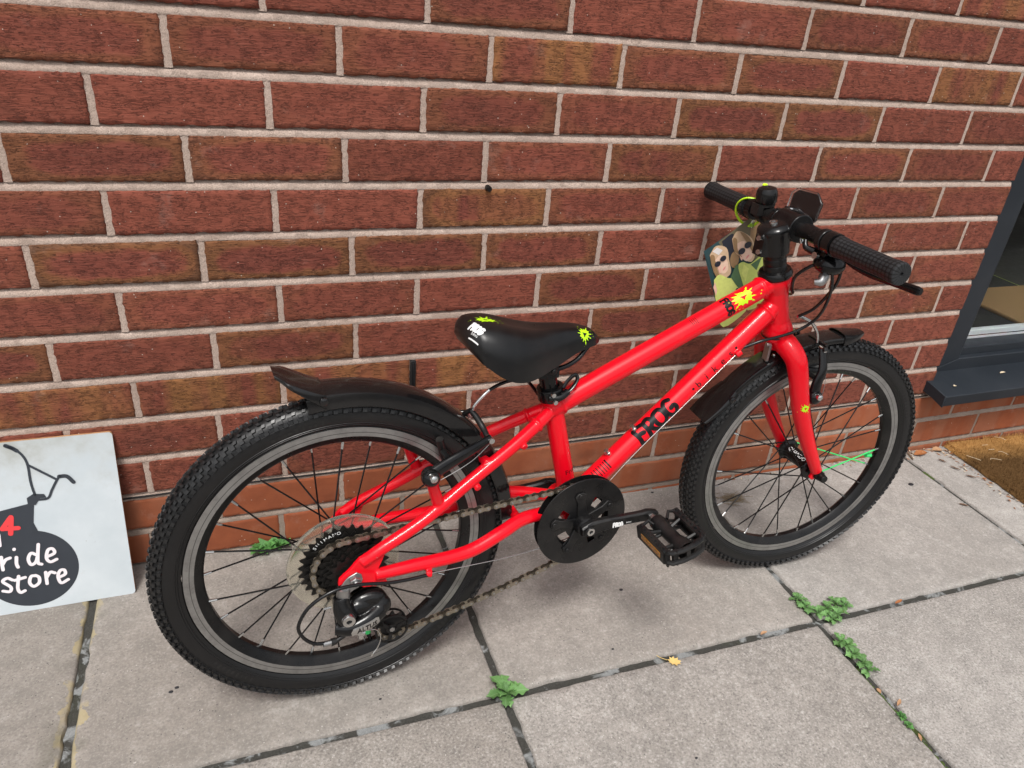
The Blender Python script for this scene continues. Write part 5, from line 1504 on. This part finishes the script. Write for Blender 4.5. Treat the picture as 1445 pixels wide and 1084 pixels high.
# ================================================================== photo card hung from the bar
TLc = V((.8107, -.125, .6065)); c_ex = V((.82506, .0, .56505)); c_ey = V((-.56505, 0, .82506)); c_n = V((0, -1, 0))
CM = Matrix((c_ex, c_ey, c_n)).transposed().to_4x4(); CM.translation = TLc
if CM.to_3x3().determinant() < 0:
    c_n = -c_n
mats = {k: simple('print_' + k, tuple(min(1, c * 1.6) for c in v), .35, var=.18, scale=160) for k, v in dict(teal=(.018, .045, .050), olive=(.10, .085, .05), hair=(.42, .30, .19), fair=(.56, .385, .29), skin=(.56, .34, .26), pink=(.50, .20, .18), shade=(.012, .014, .022), lime=(.42, .47, .13), lime2=(.34, .40, .10), green=(.05, .10, .045), brown=(.20, .125, .06), grey=(.50, .48, .46)).items()}
MK = list(mats); ML = [mats[k] for k in MK]
pm = MB(); lay = [0]
def card_poly(pts, k):
    lay[0] += 1; z = .0004 + .00012 * lay[0]
    sp = [tuple(p)[:2] for p in crom([(x, y, 0) for x, y in pts] + [(pts[0][0], pts[0][1], 0)], 4)][:-1] if len(pts) > 4 else pts
    pm.add([TLc + c_ex * x + c_ey * y + V((0, -1, 0)) * z for x, y in sp], [tuple(range(len(sp)))], MK.index(k))
ell = lambda c, a, b_, th=0.: [(c[0] + a * math.cos(t) * math.cos(th) - b_ * math.sin(t) * math.sin(th), c[1] + a * math.cos(t) * math.sin(th) + b_ * math.sin(t) * math.cos(th)) for t in [2 * PI * k / 14 for k in range(14)]]
cb_ = MB(); corners = [(0, 0), (.1117, 0), (.092, -.166), (-.0215, -.165)]
cb_.prism(corners, TLc, c_ex, c_ey, V((0, .0006, 0)))
CARD = cb_.build('photo_card', mats['teal'], ang=0)
tag(CARD, 'laminated photo card of two people in sunglasses hanging behind the head tube', 'photo')
card_poly([(.0, -.002), (.03, -.001), (.04, -.02), (.036, -.05), (.02, -.06), (.0, -.05)], 'teal')
card_poly([(.030, -.001), (.108, -.001), (.104, -.05), (.098, -.09), (.06, -.06), (.04, -.04)], 'olive')
card_poly([(.036, -.004), (.060, -.004), (.052, -.03), (.046, -.06), (.036, -.05)], 'shade')
card_poly(ell((.098, -.035), .012, .030, -.3), 'brown')
card_poly(ell((.046, -.052), .009, .016, -.3), 'brown')
card_poly([(0.0074, -0.0126), (0.0234, -0.0046), (0.0399, -0.0207), (0.0365, -0.0462), (0.0315, -0.0711), (0.0174, -0.073), (0.0036, -0.0584), (0.0033, -0.0336)], 'hair')
card_poly([(.014, -.010), (.024, -.008), (.032, -.020), (.022, -.024)], 'grey')
card_poly([(0.0127, -0.0285), (0.025, -0.0256), (0.0326, -0.0433), (0.0287, -0.0607), (0.0189, -0.0637), (0.0116, -0.0521)], 'fair')
card_poly([(0.0544, -0.0115), (0.0681, -0.004), (0.0815, -0.0195), (0.0894, -0.0409), (0.0839, -0.069), (0.0719, -0.0765), (0.0584, -0.0542), (0.0511, -0.0368)], 'hair')
card_poly([(0.057, -0.0253), (0.0742, -0.0299), (0.0821, -0.0515), (0.0782, -0.0689), (0.0647, -0.0691), (0.058, -0.0499)], 'fair')
card_poly(ell((.0225, -.0545), .0042, .0016, .5), 'pink'); card_poly(ell((.0700, -.0625), .0045, .0018, .4), 'pink')
card_poly(ell((.0150, -.046), .003, .012, -.2), 'skin'); card_poly(ell((.0600, -.050), .003, .012, -.2), 'skin')
card_poly([(.0035, -.030), (.008, -.014), (.014, -.020), (.010, -.040), (.009, -.066), (.003, -.058)], 'brown'); card_poly([(.051, -.036), (.056, -.012), (.062, -.018), (.057, -.038), (.060, -.056)], 'brown')
card_poly([(.072, -.008), (.080, -.018), (.086, -.040), (.082, -.064), (.079, -.045), (.076, -.028)], 'brown')
for c_, r_ in (((.0140, -.0375), .0062), ((.0268, -.0345), .0062), ((.0630, -.0445), .0070), ((.0775, -.0410), .0072)): card_poly(ell(c_, r_, r_ * .85, -.4), 'shade')
card_poly([(-.0032, -.0615), (.0099, -.0589), (.0265, -.0798), (.0444, -.0725), (.0406, -.1117), (.0445, -.1407), (.030, -.1640), (-.0205, -.1645), (-.0168, -.1195), (-.0114, -.089)], 'lime')
card_poly([(.049, -.0635), (.0582, -.0652), (.0703, -.0780), (.098, -.0783), (.096, -.120), (.0915, -.1650), (.035, -.1650), (.0406, -.1117), (.0437, -.0802)], 'lime2')
card_poly([(.027, -.078), (.045, -.062), (.0452, -.0814), (.0416, -.1246), (.0329, -.1058)], 'green')
card_poly([(.058, -.070), (.064, -.085), (.050, -.105), (.048, -.085)], 'lime')
card_poly([(.070, -.080), (.094, -.080), (.076, -.098)], 'green')
card_poly([(-.0029, -.0659), (-.005, -.0846), (-.0112, -.0935), (-.0096, -.0735)], 'skin')
card_poly(ell((.030, -.112), .004, .006), 'shade')
pm.build('card_print', ML, CARD, ang=0)
zl = BIKE.matrix_basis @ STEER
b = MB(); bc_w = lambda x, y, z: zl @ V((x, y, z))
zc = (BARX - .003, .118, BARZ)
hole = TLc + c_ex * .093 + c_ey * -.010 + V((0, -.002, 0))
cbar = bc_w(zc[0], zc[1] - .004, zc[2]); upd = (cbar - hole).normalized(); topp = cbar + upd * .0185
ctr = (topp + hole) / 2; hh = (topp - hole).length / 2; sdv_ = V((.80, -.60, 0)); sdv_ = (sdv_ - upd * sdv_.dot(upd)).normalized()
b.tube([ctr + upd * (hh * math.cos(t)) + sdv_ * (.0215 * math.sin(t) * (1 + .12 * math.cos(t))) for t in [2 * PI * k / 40 for k in range(41)]], .0016, 8, flat=1.5)
TIE = b.build('cable_tie', M_ZIP)
tag(TIE, 'bright lime cable tie looped round the handlebar holding the photo card', 'cable tie')
b = MB(); b.box(hole + V((.002, -.003, .004)), (.008, .006, .012), Matrix.Rotation(R(35), 3, 'Y')); b.build('tie_lock', glass_mat('clear_tab', (.8, .82, .85, 1), .3), TIE, bevel=.001)

# ================================================================== shop window beside the wall
M_ANTH = simple('anthracite_coated_metal', (.017, .021, .027), .42, var=.12, scale=18, dust=.08, dustcol=(.10, .105, .11), bump=.05, bscale=500, spec=.3)
WIN = MB()
FY = .030
FX0, FX1, FZ0, FZ1 = 1.650, 3.37, .196, 2.09
JW = .118
def mitred(x0, x1, z0, z1, wd, y0, y1, mb_, bt=.33):
    o = [(x0, z0), (x1, z0), (x1, z1), (x0, z1)]; i = [(x0 + wd, z0 + wd * bt), (x1 - wd, z0 + wd * bt), (x1 - wd, z1 - wd), (x0 + wd, z1 - wd)]
    for k in range(4):
        q = (k + 1) % 4
        a, b_, c, d = o[k], o[q], i[q], i[k]
        g = .0006
        vs = [(p[0], y, p[1]) for y in (y0, y1) for p in (a, b_, c, d)]
        mb_.add(vs, [(0, 1, 2, 3), (7, 6, 5, 4), (0, 4, 5, 1), (1, 5, 6, 2), (2, 6, 7, 3), (3, 7, 4, 0)])
mitred(FX0, FX1, FZ0, FZ1, JW, FY, FY + .07, WIN)
WINO = WIN.build('shop_window', M_ANTH, ang=30, bevel=.002)
tag(WINO, 'dark grey framed shop window to the right of the brick wall', 'window')
q = MB(); mitred(FX0 + JW - .002, FX1 - JW + .002, FZ0 + JW * .33 - .002, FZ1 - JW + .002, .014, FY + .016, FY + .06, q, 1.7); q.build('glazing_bead', M_ANTH, WINO, ang=30, bevel=.0012)
q = MB(); q.box(((FX0 + FX1) / 2, FY + .042, (FZ0 + FZ1) / 2 - .015), (FX1 - FX0 - 2 * JW - .005, .006, FZ1 - FZ0 - 1.6 * JW)); q.build('glass_pane', glass_mat('window_glass', (.80, .84, .84, 1), 0., 1.09), WINO, ang=0)
q = MB()      # outside sill, sloping forward with a turned-down nose
prof = [(.05, .2030), (.028, .2030), (-.060, .1880), (-.063, .1860), (-.063, .1600), (-.060, .1600), (-.060, .1840), (.05, .1960)]
q.prism([(y, z) for y, z in prof], (1.648, 0, 0), (0, 1, 0), (0, 0, 1), (1.73, 0, 0))
q.prism([(.02, .203), (-.0625, .1885), (-.0640, .1575), (-.030, .166), (.0, .170)], (1.6440, 0, 0), (0, 1, 0), (0, 0, 1), (.0035, 0, 0))
q.build('window_sill', M_ANTH, WINO, ang=30, bevel=.0012)
M_WSTRIP = simple('white_threshold', (.86, .87, .88), .4, var=.06)
q = MB(); q.box((2.55, .106, .255), (1.6, .016, .044)); q.build('threshold_strip', M_WSTRIP, WINO, bevel=.002)

# room behind the glass
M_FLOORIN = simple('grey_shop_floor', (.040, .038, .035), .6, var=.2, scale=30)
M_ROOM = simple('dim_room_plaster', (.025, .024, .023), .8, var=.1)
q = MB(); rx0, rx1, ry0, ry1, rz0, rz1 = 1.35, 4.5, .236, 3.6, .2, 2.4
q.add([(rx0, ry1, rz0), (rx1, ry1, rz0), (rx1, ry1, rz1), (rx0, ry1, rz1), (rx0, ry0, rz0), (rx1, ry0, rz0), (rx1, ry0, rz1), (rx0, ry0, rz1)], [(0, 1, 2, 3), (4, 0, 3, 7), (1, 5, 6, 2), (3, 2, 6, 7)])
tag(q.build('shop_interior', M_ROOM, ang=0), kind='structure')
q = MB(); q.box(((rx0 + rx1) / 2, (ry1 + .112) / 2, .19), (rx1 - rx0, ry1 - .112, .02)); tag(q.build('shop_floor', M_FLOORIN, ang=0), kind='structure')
M_RUBMAT = simple('black_rubber_floor', (.016, .016, .017), .7, var=.4, scale=60, dust=.25, dustcol=(.06, .05, .04), bump=.3)
q = MB(); q.box((2.13, .385, .2025), (.94, .53, .005)); tag(q.build('rubber_mat', M_RUBMAT), 'black rubber mat on the shop floor behind the glass', 'mat')
M_COIR_IN = simple('tan_coir', (.30, .175, .075), .95, var=.35, scale=420, bump=.9, bscale=700)
q = MB(); q.box((2.60, .30, .211), (.70, .374, .012)); o = q.build('coir_mat', M_COIR_IN, bevel=.004); tag(o, 'tan coir mat lying inside behind the window glass', 'mat')
q = MB(); q.box((2.606, .78, .2015), (.010, .56, .003)); tag(q.build('floor_tape', simple('lime_tape', (.35, .45, .06), .5)), 'thin lime green strip on the shop floor behind the mats', 'tape')
# bicycle wheel standing in the shop
wm = Matrix.Translation((3.20, .93, .456)) @ Matrix.Rotation(R(28), 4, 'Z')
q = MB(); q.lathe([(.2320 + .022 * math.cos(2 * PI * k / 16), .022 * math.sin(2 * PI * k / 16)) for k in range(16)], (0, 0, 0), (0, 1, 0), 72, closed=True)
SB = empty('shop_bicycle', wm); tag(SB, 'dark bicycle with orange fork standing inside the shop window', 'bicycle')
q.build('tyre', M_RUB, SB)
q = MB(); q.lathe([(.212, -.011), (.212, .011), (.190, .009), (.190, -.009)], (0, 0, 0), (0, 1, 0), 72, closed=True); q.build('rim', M_GREYALU, SB)
sp = MB().cyl((0, 0, .018), (0, 0, .192), .0012, n=6).mesh('spoke', M_STEEL)
for k in range(20):
    o = bpy.data.objects.new('spoke', sp); link(o, SB, Matrix.Rotation(2 * PI * k / 20, 4, 'Y'))
q = MB(); q.cyl((0, -.05, 0), (0, .05, 0), .018, n=20); q.build('hub', M_SAT, SB)
M_ORG = simple('orange_paint', (.72, .12, .012), .3, coat=.5)
q = MB()
for sg in (-1, 1): q.tube(crom([(0, sg * .052, 0), (-.02, sg * .052, .12), (-.06, sg * .045, .26), (-.085, 0, .30)], 6), [.010, .013, .016, .018], 16)
q.tube([(-.08, 0, .29), (-.13, 0, .46)], .02, 18); q.tube([(-.10, 0, .36), (-.60, 0, .02)], .018, 16); q.tube([(-.12, 0, .42), (-.62, 0, .26)], .016, 16); q.tube([(-.66, 0, .36), (-.58, 0, .0)], .015, 16)
q.build('frame', M_ORG, SB)
q = MB(); q.tube([(-.12, -.24, .55), (-.13, 0, .55), (-.12, .24, .55)], .012, 14); q.tube([(-.13, 0, .45), (-.14, 0, .55)], .016, 14); q.build('handlebar', M_BLK, SB)

# ================================================================== coir doormat outside
M_COIR = None
def coir():
    s = NT('worn_coir'); co = s.coord()
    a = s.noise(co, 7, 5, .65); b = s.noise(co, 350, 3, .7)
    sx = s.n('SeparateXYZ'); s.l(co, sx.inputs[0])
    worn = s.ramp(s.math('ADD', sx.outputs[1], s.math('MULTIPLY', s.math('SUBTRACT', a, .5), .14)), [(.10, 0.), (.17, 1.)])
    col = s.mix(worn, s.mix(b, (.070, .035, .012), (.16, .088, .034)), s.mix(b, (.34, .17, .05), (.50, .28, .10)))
    s.set(Base_Color=col, Roughness=.95, Specular_IOR_Level=.15)
    s.set(Normal=s.bump(b, .9, .003)); return s.m
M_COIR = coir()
mx0, my1, mwid, mdep = 1.792, -.010, .62, .40
MATM = Matrix.Translation((mx0 + mwid / 2, my1 - mdep / 2, gz(mx0 + mwid / 2))) @ Matrix.Rotation(math.atan(SLOPE), 4, 'Y') @ Matrix.Rotation(R(-3), 4, 'Z')
q = MB(); n = 40; vs = []
for j in range(n + 1):
    for i in range(n + 1):
        x = -mwid / 2 + mwid * i / n; y = -mdep / 2 + mdep * j / n; e = min(i, j, n - i, n - j)
        vs.append((x + (mnoise.noise(V((y * 30, 1, 0))) * .005 if e == 0 else 0), y + (mnoise.noise(V((x * 30, 2, 0))) * .005 if e == 0 else 0), .014 + mnoise.noise(V((x * 40, y * 40, 0))) * .002 if e > 0 else .002))
q.add(vs, [(j * (n + 1) + i, j * (n + 1) + i + 1, (j + 1) * (n + 1) + i + 1, (j + 1) * (n + 1) + i) for j in range(n) for i in range(n)])
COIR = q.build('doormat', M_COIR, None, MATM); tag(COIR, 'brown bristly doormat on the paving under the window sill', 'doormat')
rg = random.Random(3); vs = []; fs = []
for k in range(15000):
    x = rg.uniform(-mwid / 2, -.02) if k < 11000 else rg.uniform(-.02, mwid / 2); y = rg.uniform(-mdep / 2, mdep / 2)
    ed = min(x + mwid / 2, mdep / 2 - abs(y))
    h = rg.uniform(.007, .015); a = rg.uniform(0, 2 * PI); ln = rg.uniform(.1, .9); z0 = .010 if ed > .004 else .003
    if ed < .006: ln *= 1.4; a = PI + rg.uniform(-.8, .8) if x < -mwid / 2 + .01 else a
    p = V((x, y, z0)); tp = p + V((math.cos(a) * ln * h, math.sin(a) * ln * h, h)); sd_ = V((-math.sin(a), math.cos(a), 0)) * .0007
    o = len(vs); vs += [p - sd_, p + sd_, tp]; fs.append((o, o + 1, o + 2))
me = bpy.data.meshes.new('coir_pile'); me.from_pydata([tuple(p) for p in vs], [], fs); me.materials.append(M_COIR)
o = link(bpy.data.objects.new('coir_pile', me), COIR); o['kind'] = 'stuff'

# ================================================================== weeds in the joints
def leaf_mat(name, c1, c2, vein):
    s = NT(name); oi = s.n('ObjectInfo'); co = s.coord()
    a = s.noise(co, 90, 4, .6)
    col = s.mix(a, c1, c2)
    sx = s.n('SeparateXYZ'); s.l(co, sx.inputs[0])
    v = s.ramp(s.math('ABSOLUTE', sx.outputs[1]), [(0., 1.), (.035, 0.)])
    col = s.mix(s.math('MULTIPLY', v, .5), col, vein)
    hsv = s.n('HueSaturation'); s.l(s.math('ADD', .75, s.math('MULTIPLY', oi.outputs['Random'], .55)), hsv.inputs['Value']); s.l(col, hsv.inputs['Color'])
    s.set(Base_Color=hsv.outputs[0], Roughness=.5, Specular_IOR_Level=.4)
    s.b.inputs['Subsurface Weight'].default_value = .0
    s.set(Normal=s.bump(s.noise(co, 160, 3), .35, .0012))
    tr = s.n('BsdfTranslucent'); s.l(hsv.outputs[0], tr.inputs[0]); mx = s.n('MixShader'); mx.inputs[0].default_value = .25
    s.l(s.b.outputs[0], mx.inputs[1]); s.l(tr.outputs[0], mx.inputs[2]); s.l(mx.outputs[0], s.out.inputs[0])
    return s.m
M_LEAF = leaf_mat('weed_leaf', (.115, .255, .075), (.190, .370, .125), (.30, .47, .22))
M_LEAF2 = leaf_mat('round_weed_leaf', (.075, .22, .05), (.13, .32, .09), (.2, .42, .14))
def leaf_mesh(seed, L=1., lobes=7, wd=.34, mat=None, cup=.12):
    rg_ = random.Random(seed); n_ = 22; vs = []; fs = []
    for i in range(n_ + 1):
        t = i / n_; x = t * L
        env = math.sin(PI * min(1, .06 + t * .97)) ** .8 * (.35 + .9 * t) * wd
        if t < .22: env *= .25 + t * 2.4
        w_ = env * (1 + .38 * math.sin(t * lobes * 2 * PI)) + .018
        z = .16 * math.sin(t * PI * .9) - .10 * t * t
        for k in (-1, -.5, 0, .5, 1): vs.append((x, k * w_, z + cup * (abs(k) ** 1.5) * w_ * 2 + rg_.uniform(-.012, .012)))
    for i in range(n_):
        for k in range(4): fs.append((i * 5 + k, i * 5 + k + 1, (i + 1) * 5 + k + 1, (i + 1) * 5 + k))
    me_ = bpy.data.meshes.new('leaf'); me_.from_pydata(vs, [], fs); me_.materials.append(mat or M_LEAF); me_.shade_smooth(); return me_
LEAVES = [leaf_mesh(k, 1., 3 + k % 3, .24 + .035 * k) for k in range(4)]
ROUND = [leaf_mesh(20 + k, 1., 2, .52 + .05 * k, M_LEAF2, .2) for k in range(3)]
M_STEM = simple('weed_stem', (.10, .20, .05), .6)
def weed(name, x, y, n, L, label, seed, meshes, spread=1., lift=0., sectors=None, clumps=((0, 0),), cat='plant', grp=None):
    rg_ = random.Random(seed); E = empty(name, Matrix.Translation((x, y, gz(x) - .003)))
    tag(E, label, cat, grp)
    for c_i, (ox, oy) in enumerate(clumps):
        st = MB(); st.tube([(ox, oy, -.004), (ox, oy, .006)], [.003, .002], 8)
        st.build('stem', M_STEM, E)
        for k in range(n):
            a = (2 * PI * k / n + rg_.uniform(-.35, .35)) if sectors is None else R(rg_.uniform(*sectors))
            inner = k % 3 == 0
            s_ = L * rg_.uniform(.75, 1.1) * (.65 if inner else 1)
            pit = -R(rg_.uniform(4, 22) + (30 if inner else 0)) - lift
            M_ = Matrix.Translation((ox, oy, .004 + (.004 if inner else rg_.uniform(0, .003)))) @ Matrix.Rotation(a, 4, 'Z') @ Matrix.Rotation(pit, 4, 'Y') @ Matrix.Rotation(rg_.uniform(-.3, .3), 4, 'X') @ Matrix.Scale(s_, 4)
            o_ = bpy.data.objects.new('leaf', meshes[rg_.randrange(len(meshes))]); link(o_, E, M_)
    return E
weed('weed', .3905, -.4400, 14, .035, 'small green weed at the nearest paving joint crossing below the chain', 4, LEAVES)
weed('weed', 1.020, -.425, 8, .020, 'spreading green weed at the paving joint crossing below the front wheel', 5, LEAVES, clumps=((-.014, .040), (-.012, .020), (0, 0), (.026, .006), (.052, .010), (.066, .004), (.016, -.022), (.036, -.012)))
weed('weed', 1.012, -.520, 8, .020, 'narrow green weed in the joint just below the larger weed', 6, LEAVES, clumps=((.0, .026), (.008, .016), (.004, -.004), (.006, -.024), (.003, -.040)))
weed('weed_sprout', .998, -.668, 6, .010, 'tiny green sprouts in the mossy joint at lower right', 7, ROUND, clumps=((0, 0), (.003, .016)))
weed('weed', .062, -.014, 8, .026, 'round-leaved green weed at the wall foot behind the rear wheel', 8, ROUND, lift=.25, clumps=((0, 0), (-.016, -.004), (.020, .002)))
# moss in the joint
def moss(x0, x1, y0, y1, n, seed):
    rg_ = random.Random(seed); q = MB()
    for k in range(n):
        x = rg_.uniform(x0, x1); y = rg_.uniform(y0, y1); r = rg_.uniform(.0012, .0035)
        q.sphere((x, y, gz(x) - .0045), r, (1, 1, .7), 6)
    return q
M_MOSS = simple('moss', (.055, .085, .014), .95, var=.5, scale=500, bump=.8, bscale=900)
q = moss(.9995, 1.0065, -.80, -.545, 260, 2); v2 = moss(1.6445, 1.6505, -.115, -.085, 60, 5); q.add(v2.v, v2.f)
tag(q.build('moss', M_MOSS), 'dark green moss filling the paving joints', 'moss', kind='stuff')

# ================================================================== leaves and litter
def dry_mat(name, c1, c2):
    s = NT(name); co = s.coord(); a = s.noise(co, 140, 5, .6)
    s.set(Base_Color=s.mix(a, c1, c2), Roughness=.7, Specular_IOR_Level=.3); s.set(Normal=s.bump(a, .4, .001)); return s.m
M_DRY = [dry_mat('dry_leaf_tan', (.34, .19, .10), (.50, .30, .17)), dry_mat('dry_leaf_rust', (.26, .09, .035), (.42, .17, .06)), dry_mat('dry_leaf_pale', (.52, .42, .29), (.66, .56, .42)), dry_mat('dry_leaf_brown', (.09, .05, .03), (.17, .09, .05))]
M_YEL = dry_mat('yellow_leaf', (.62, .42, .13), (.78, .56, .22))
def curl_leaf(L, wd, seed, mat):
    rg_ = random.Random(seed); n_ = 8; vs = []; fs = []; b1 = rg_.uniform(-.2, .2)
    for i in range(n_ + 1):
        t = i / n_; w_ = wd * math.sin(PI * (.04 + .92 * t)) ** .8 * (1 + rg_.uniform(-.1, .1))
        for k in (-1, -.4, .4, 1): vs.append((L * (t - .5), k * w_ / 2 + b1 * L * t * (1 - t), .001 + abs(k) ** 2 * w_ * .28 + .12 * L * (t - .5) ** 2 + rg_.uniform(0, .0006)))
    for i in range(n_):
        for k in range(3): fs.append((i * 4 + k, i * 4 + k + 1, (i + 1) * 4 + k + 1, (i + 1) * 4 + k))
    me_ = bpy.data.meshes.new('dry_leaf'); me_.from_pydata(vs, [], fs); me_.materials.append(mat); me_.shade_smooth(); return me_
def drop(name, me_, x, y, rz, label, z=.0005, cat='leaf', grp=None, tilt=0):
    o_ = bpy.data.objects.new(name, me_); link(o_, None, Matrix.Translation((x, y, gz(x) + z)) @ Matrix.Rotation(rz, 4, 'Z') @ Matrix.Rotation(tilt, 4, 'X'))
    tag(o_, label, cat, grp); return o_
# lobed yellow leaf
pts = [(0, 0), (.2, .10), (.12, .30), (.30, .24), (.40, .42), (.52, .26), (.72, .40), (.74, .20), (.98, .16), (.90, .0), (1.0, -.14), (.76, -.16), (.74, -.36), (.52, -.22), (.42, -.36), (.30, -.20), (.14, -.22), (.2, -.08)]
q = MB(); L = .024
q.add([(x * L, y * L, .0012 + .006 * (x - .4) ** 2 + abs(y) * .004) for x, y in pts] + [(.45 * L, 0, .0010)], [(i, (i + 1) % len(pts), len(pts)) for i in range(len(pts))])
q.tube([(0, 0, .0012), (-.5 * L, .03 * L, .0016), (-.75 * L, .12 * L, .0020)], .0005, 6)
o = q.build('fallen_leaf', M_YEL, None, Matrix.Translation((.680, -.4465, gz(.68) + .0012)) @ Matrix.Rotation(R(-35), 4, 'Z'), ang=60)
tag(o, 'yellow lobed leaf lying on the long paving joint', 'leaf')
LST = [(.886, -.4395, 10, .016, .006, 0, 'tan leaf lying in the long joint left of the large weed'), (1.018, -.628, 30, .017, .006, 0, 'tan leaf lying across the mossy joint'), (1.002, -.600, 80, .010, .007, 0, 'small round brown leaf at the edge of the mossy joint'),
       (1.000, -.690, 60, .014, .005, 0, 'narrow tan leaf in the mossy joint by the sprouts'), (1.205, -.4405, 12, .022, .006, 1, 'rust brown leaf in the long joint right of the large weed'), (1.075, -.432, 15, .012, .006, 1, 'small rust leaf tucked beside the large weed'),
       (.412, -.433, 40, .008, .006, 1, 'small rust leaf beside the nearest weed'),
       (1.700, -.020, 5, .045, .022, 1, 'curled orange brown leaf at the wall foot under the sill'), (1.660, -.022, 70, .035, .014, 2, 'upright pale leaf in the corner by the front tyre'), (1.765, -.016, -10, .030, .020, 0, 'curled tan leaf against the back of the doormat'),
       (1.735, -.060, -60, .020, .006, 3, 'dark sliver of leaf on the slab beside the doormat'), (1.742, -.095, -60, .026, .006, 3, 'longer dark leaf sliver beside the doormat'), (1.752, -.135, -40, .024, .006, 3, 'dark leaf sliver near the doormat edge'), (1.625, -.224, -40, .022, .006, 3, 'thin brown twig fragment on the pale right slab')]
for i, (x, y, rz, L, wd, mi, lb) in enumerate(LST):
    drop('dry_leaf', curl_leaf(L, wd, i, M_DRY[mi]), x, y, R(rz), lb, .002 if y < -.4 and wd < .01 and abs(x - 1.0) < .03 else .0012, tilt=R(50) if 'upright' in lb else 0)
rg = random.Random(9); q = MB()
for k in range(260):
    if k < 120: x = rg.uniform(1.62, 1.84); y = -abs(rg.gauss(0, .014)) - .002
    elif k < 220: t = rg.random(); x = 1.785 + rg.gauss(-.006, .010); y = -.02 - .3 * t
    else: x = rg.uniform(1.05, 1.6); y = -abs(rg.gauss(0, .008)) - .002
    L = rg.uniform(.004, .016); a = rg.uniform(0, PI); wd = rg.uniform(.0015, .005); z = gz(x) + rg.uniform(.0005, .004)
    d = V((math.cos(a), math.sin(a), rg.uniform(-.15, .15))) * L / 2; s_ = V((-math.sin(a), math.cos(a), rg.uniform(-.3, .3))) * wd / 2; p = V((x, y, z))
    q.add([p - d, p + s_ - d * .2, p + d, p - s_ + d * .1], [(0, 1, 2, 3)], rg.choice([0, 1, 2, 3, 3]))
tag(q.build('leaf_litter', M_DRY, ang=0), 'brown leaf litter along the wall foot and the doormat edge', 'litter', kind='stuff')
# dried plant clump seen through the front wheel
M_STRAW = dry_mat('dry_straw', (.13, .095, .055), (.26, .20, .13))
q = MB()
for k in range(70):
    x = 1.070 + rg.gauss(0, .020); y = -.076 + rg.gauss(0, .010); a = rg.gauss(-.3, .5); L = rg.uniform(.010, .035); p = V((x, y, gz(x) + rg.uniform(.001, .006))); d = V((math.cos(a), math.sin(a), rg.uniform(-.1, .25))) * L / 2
    q.tube([p - d, p + V((0, 0, .001)), p + d], .0006, 4, False)
tag(q.build('straw_clump', M_STRAW, ang=0), 'clump of dry brown straw seen through the front wheel', 'straw')
q = MB()
for k in range(9):
    x = 1.93 + rg.gauss(-.05, .06); y = rg.uniform(-.30, -.03); a = rg.uniform(-1.2, .4); L = rg.uniform(.012, .035); p = V((x, y, gz(x) + .024)); d = V((math.cos(a), math.sin(a), rg.uniform(-.05, .1))) * L / 2
    q.tube(crom([p - d, p + V((rg.gauss(0, .005), rg.gauss(0, .005), .002)), p + d], 4), .0006, 4, False)
tag(q.build('loose_straw', dry_mat('pale_straw', (.45, .36, .24), (.62, .52, .38)), ang=0), 'pale straw bits lying on the doormat', 'straw', kind='stuff')
for i, (x, y, L, wd, rz) in enumerate(((1.655, .006, .016, .006, -20), (1.705, -.032, .010, .007, 20), (1.90, -.006, .022, .007, 5))):
    o = drop('pale_chip', curl_leaf(L, wd, 60 + i, M_DRY[2]), x, y, R(rz), ('pale chip on the left end of the window sill', 'small white chip on the front of the window sill', 'pale flake at the back of the window sill')[i], 0, 'chip')
    o.location.z = .2005 if y > 0 else (.2030 + (y - .028) * .1705 + .0012)
# specks trodden on the slabs
M_SPECK = simple('black_speck', (.02, .02, .024), .6)
q = MB()
for x, y, r in ((-.099, -.300, .0028), (-.091, -.294, .0026), (.680, -.275, .0032), (.895, -.012, .003), (.60, -.40, .002), (1.561, -.125, .006), (.63, -.62, .002), (.20, -.395, .0018)):
    q.sphere((x, y, gz(x) + .0012), r, (1.3, .9, .25), 10)
tag(q.build('black_specks', M_SPECK), 'small black specks scattered on the paving slabs', 'specks', kind='stuff')

# ================================================================== small wall fittings
q = MB(); q.lathe([(.0001, -.012), (.0035, -.012), (.0045, -.010), (.0048, .004)], (.4535, 0, .6850), (0, 1, 0), 16)
tag(q.build('wall_plug', M_MATT), 'small black plug stuck in a mortar joint left of the handlebar', 'plug')
q = MB(); q.box((.3345, .004, .3445), (.0100, .014, .062))
for dx in (-.0028, .0, .0028): q.box((.3345 + dx, -.0045, .3445), (.0011, .004, .056))
tag(q.build('weep_vent', M_BLACKPVC, bevel=.0005), 'narrow black weep vent in the upright joint above the rear mudguard', 'vent')
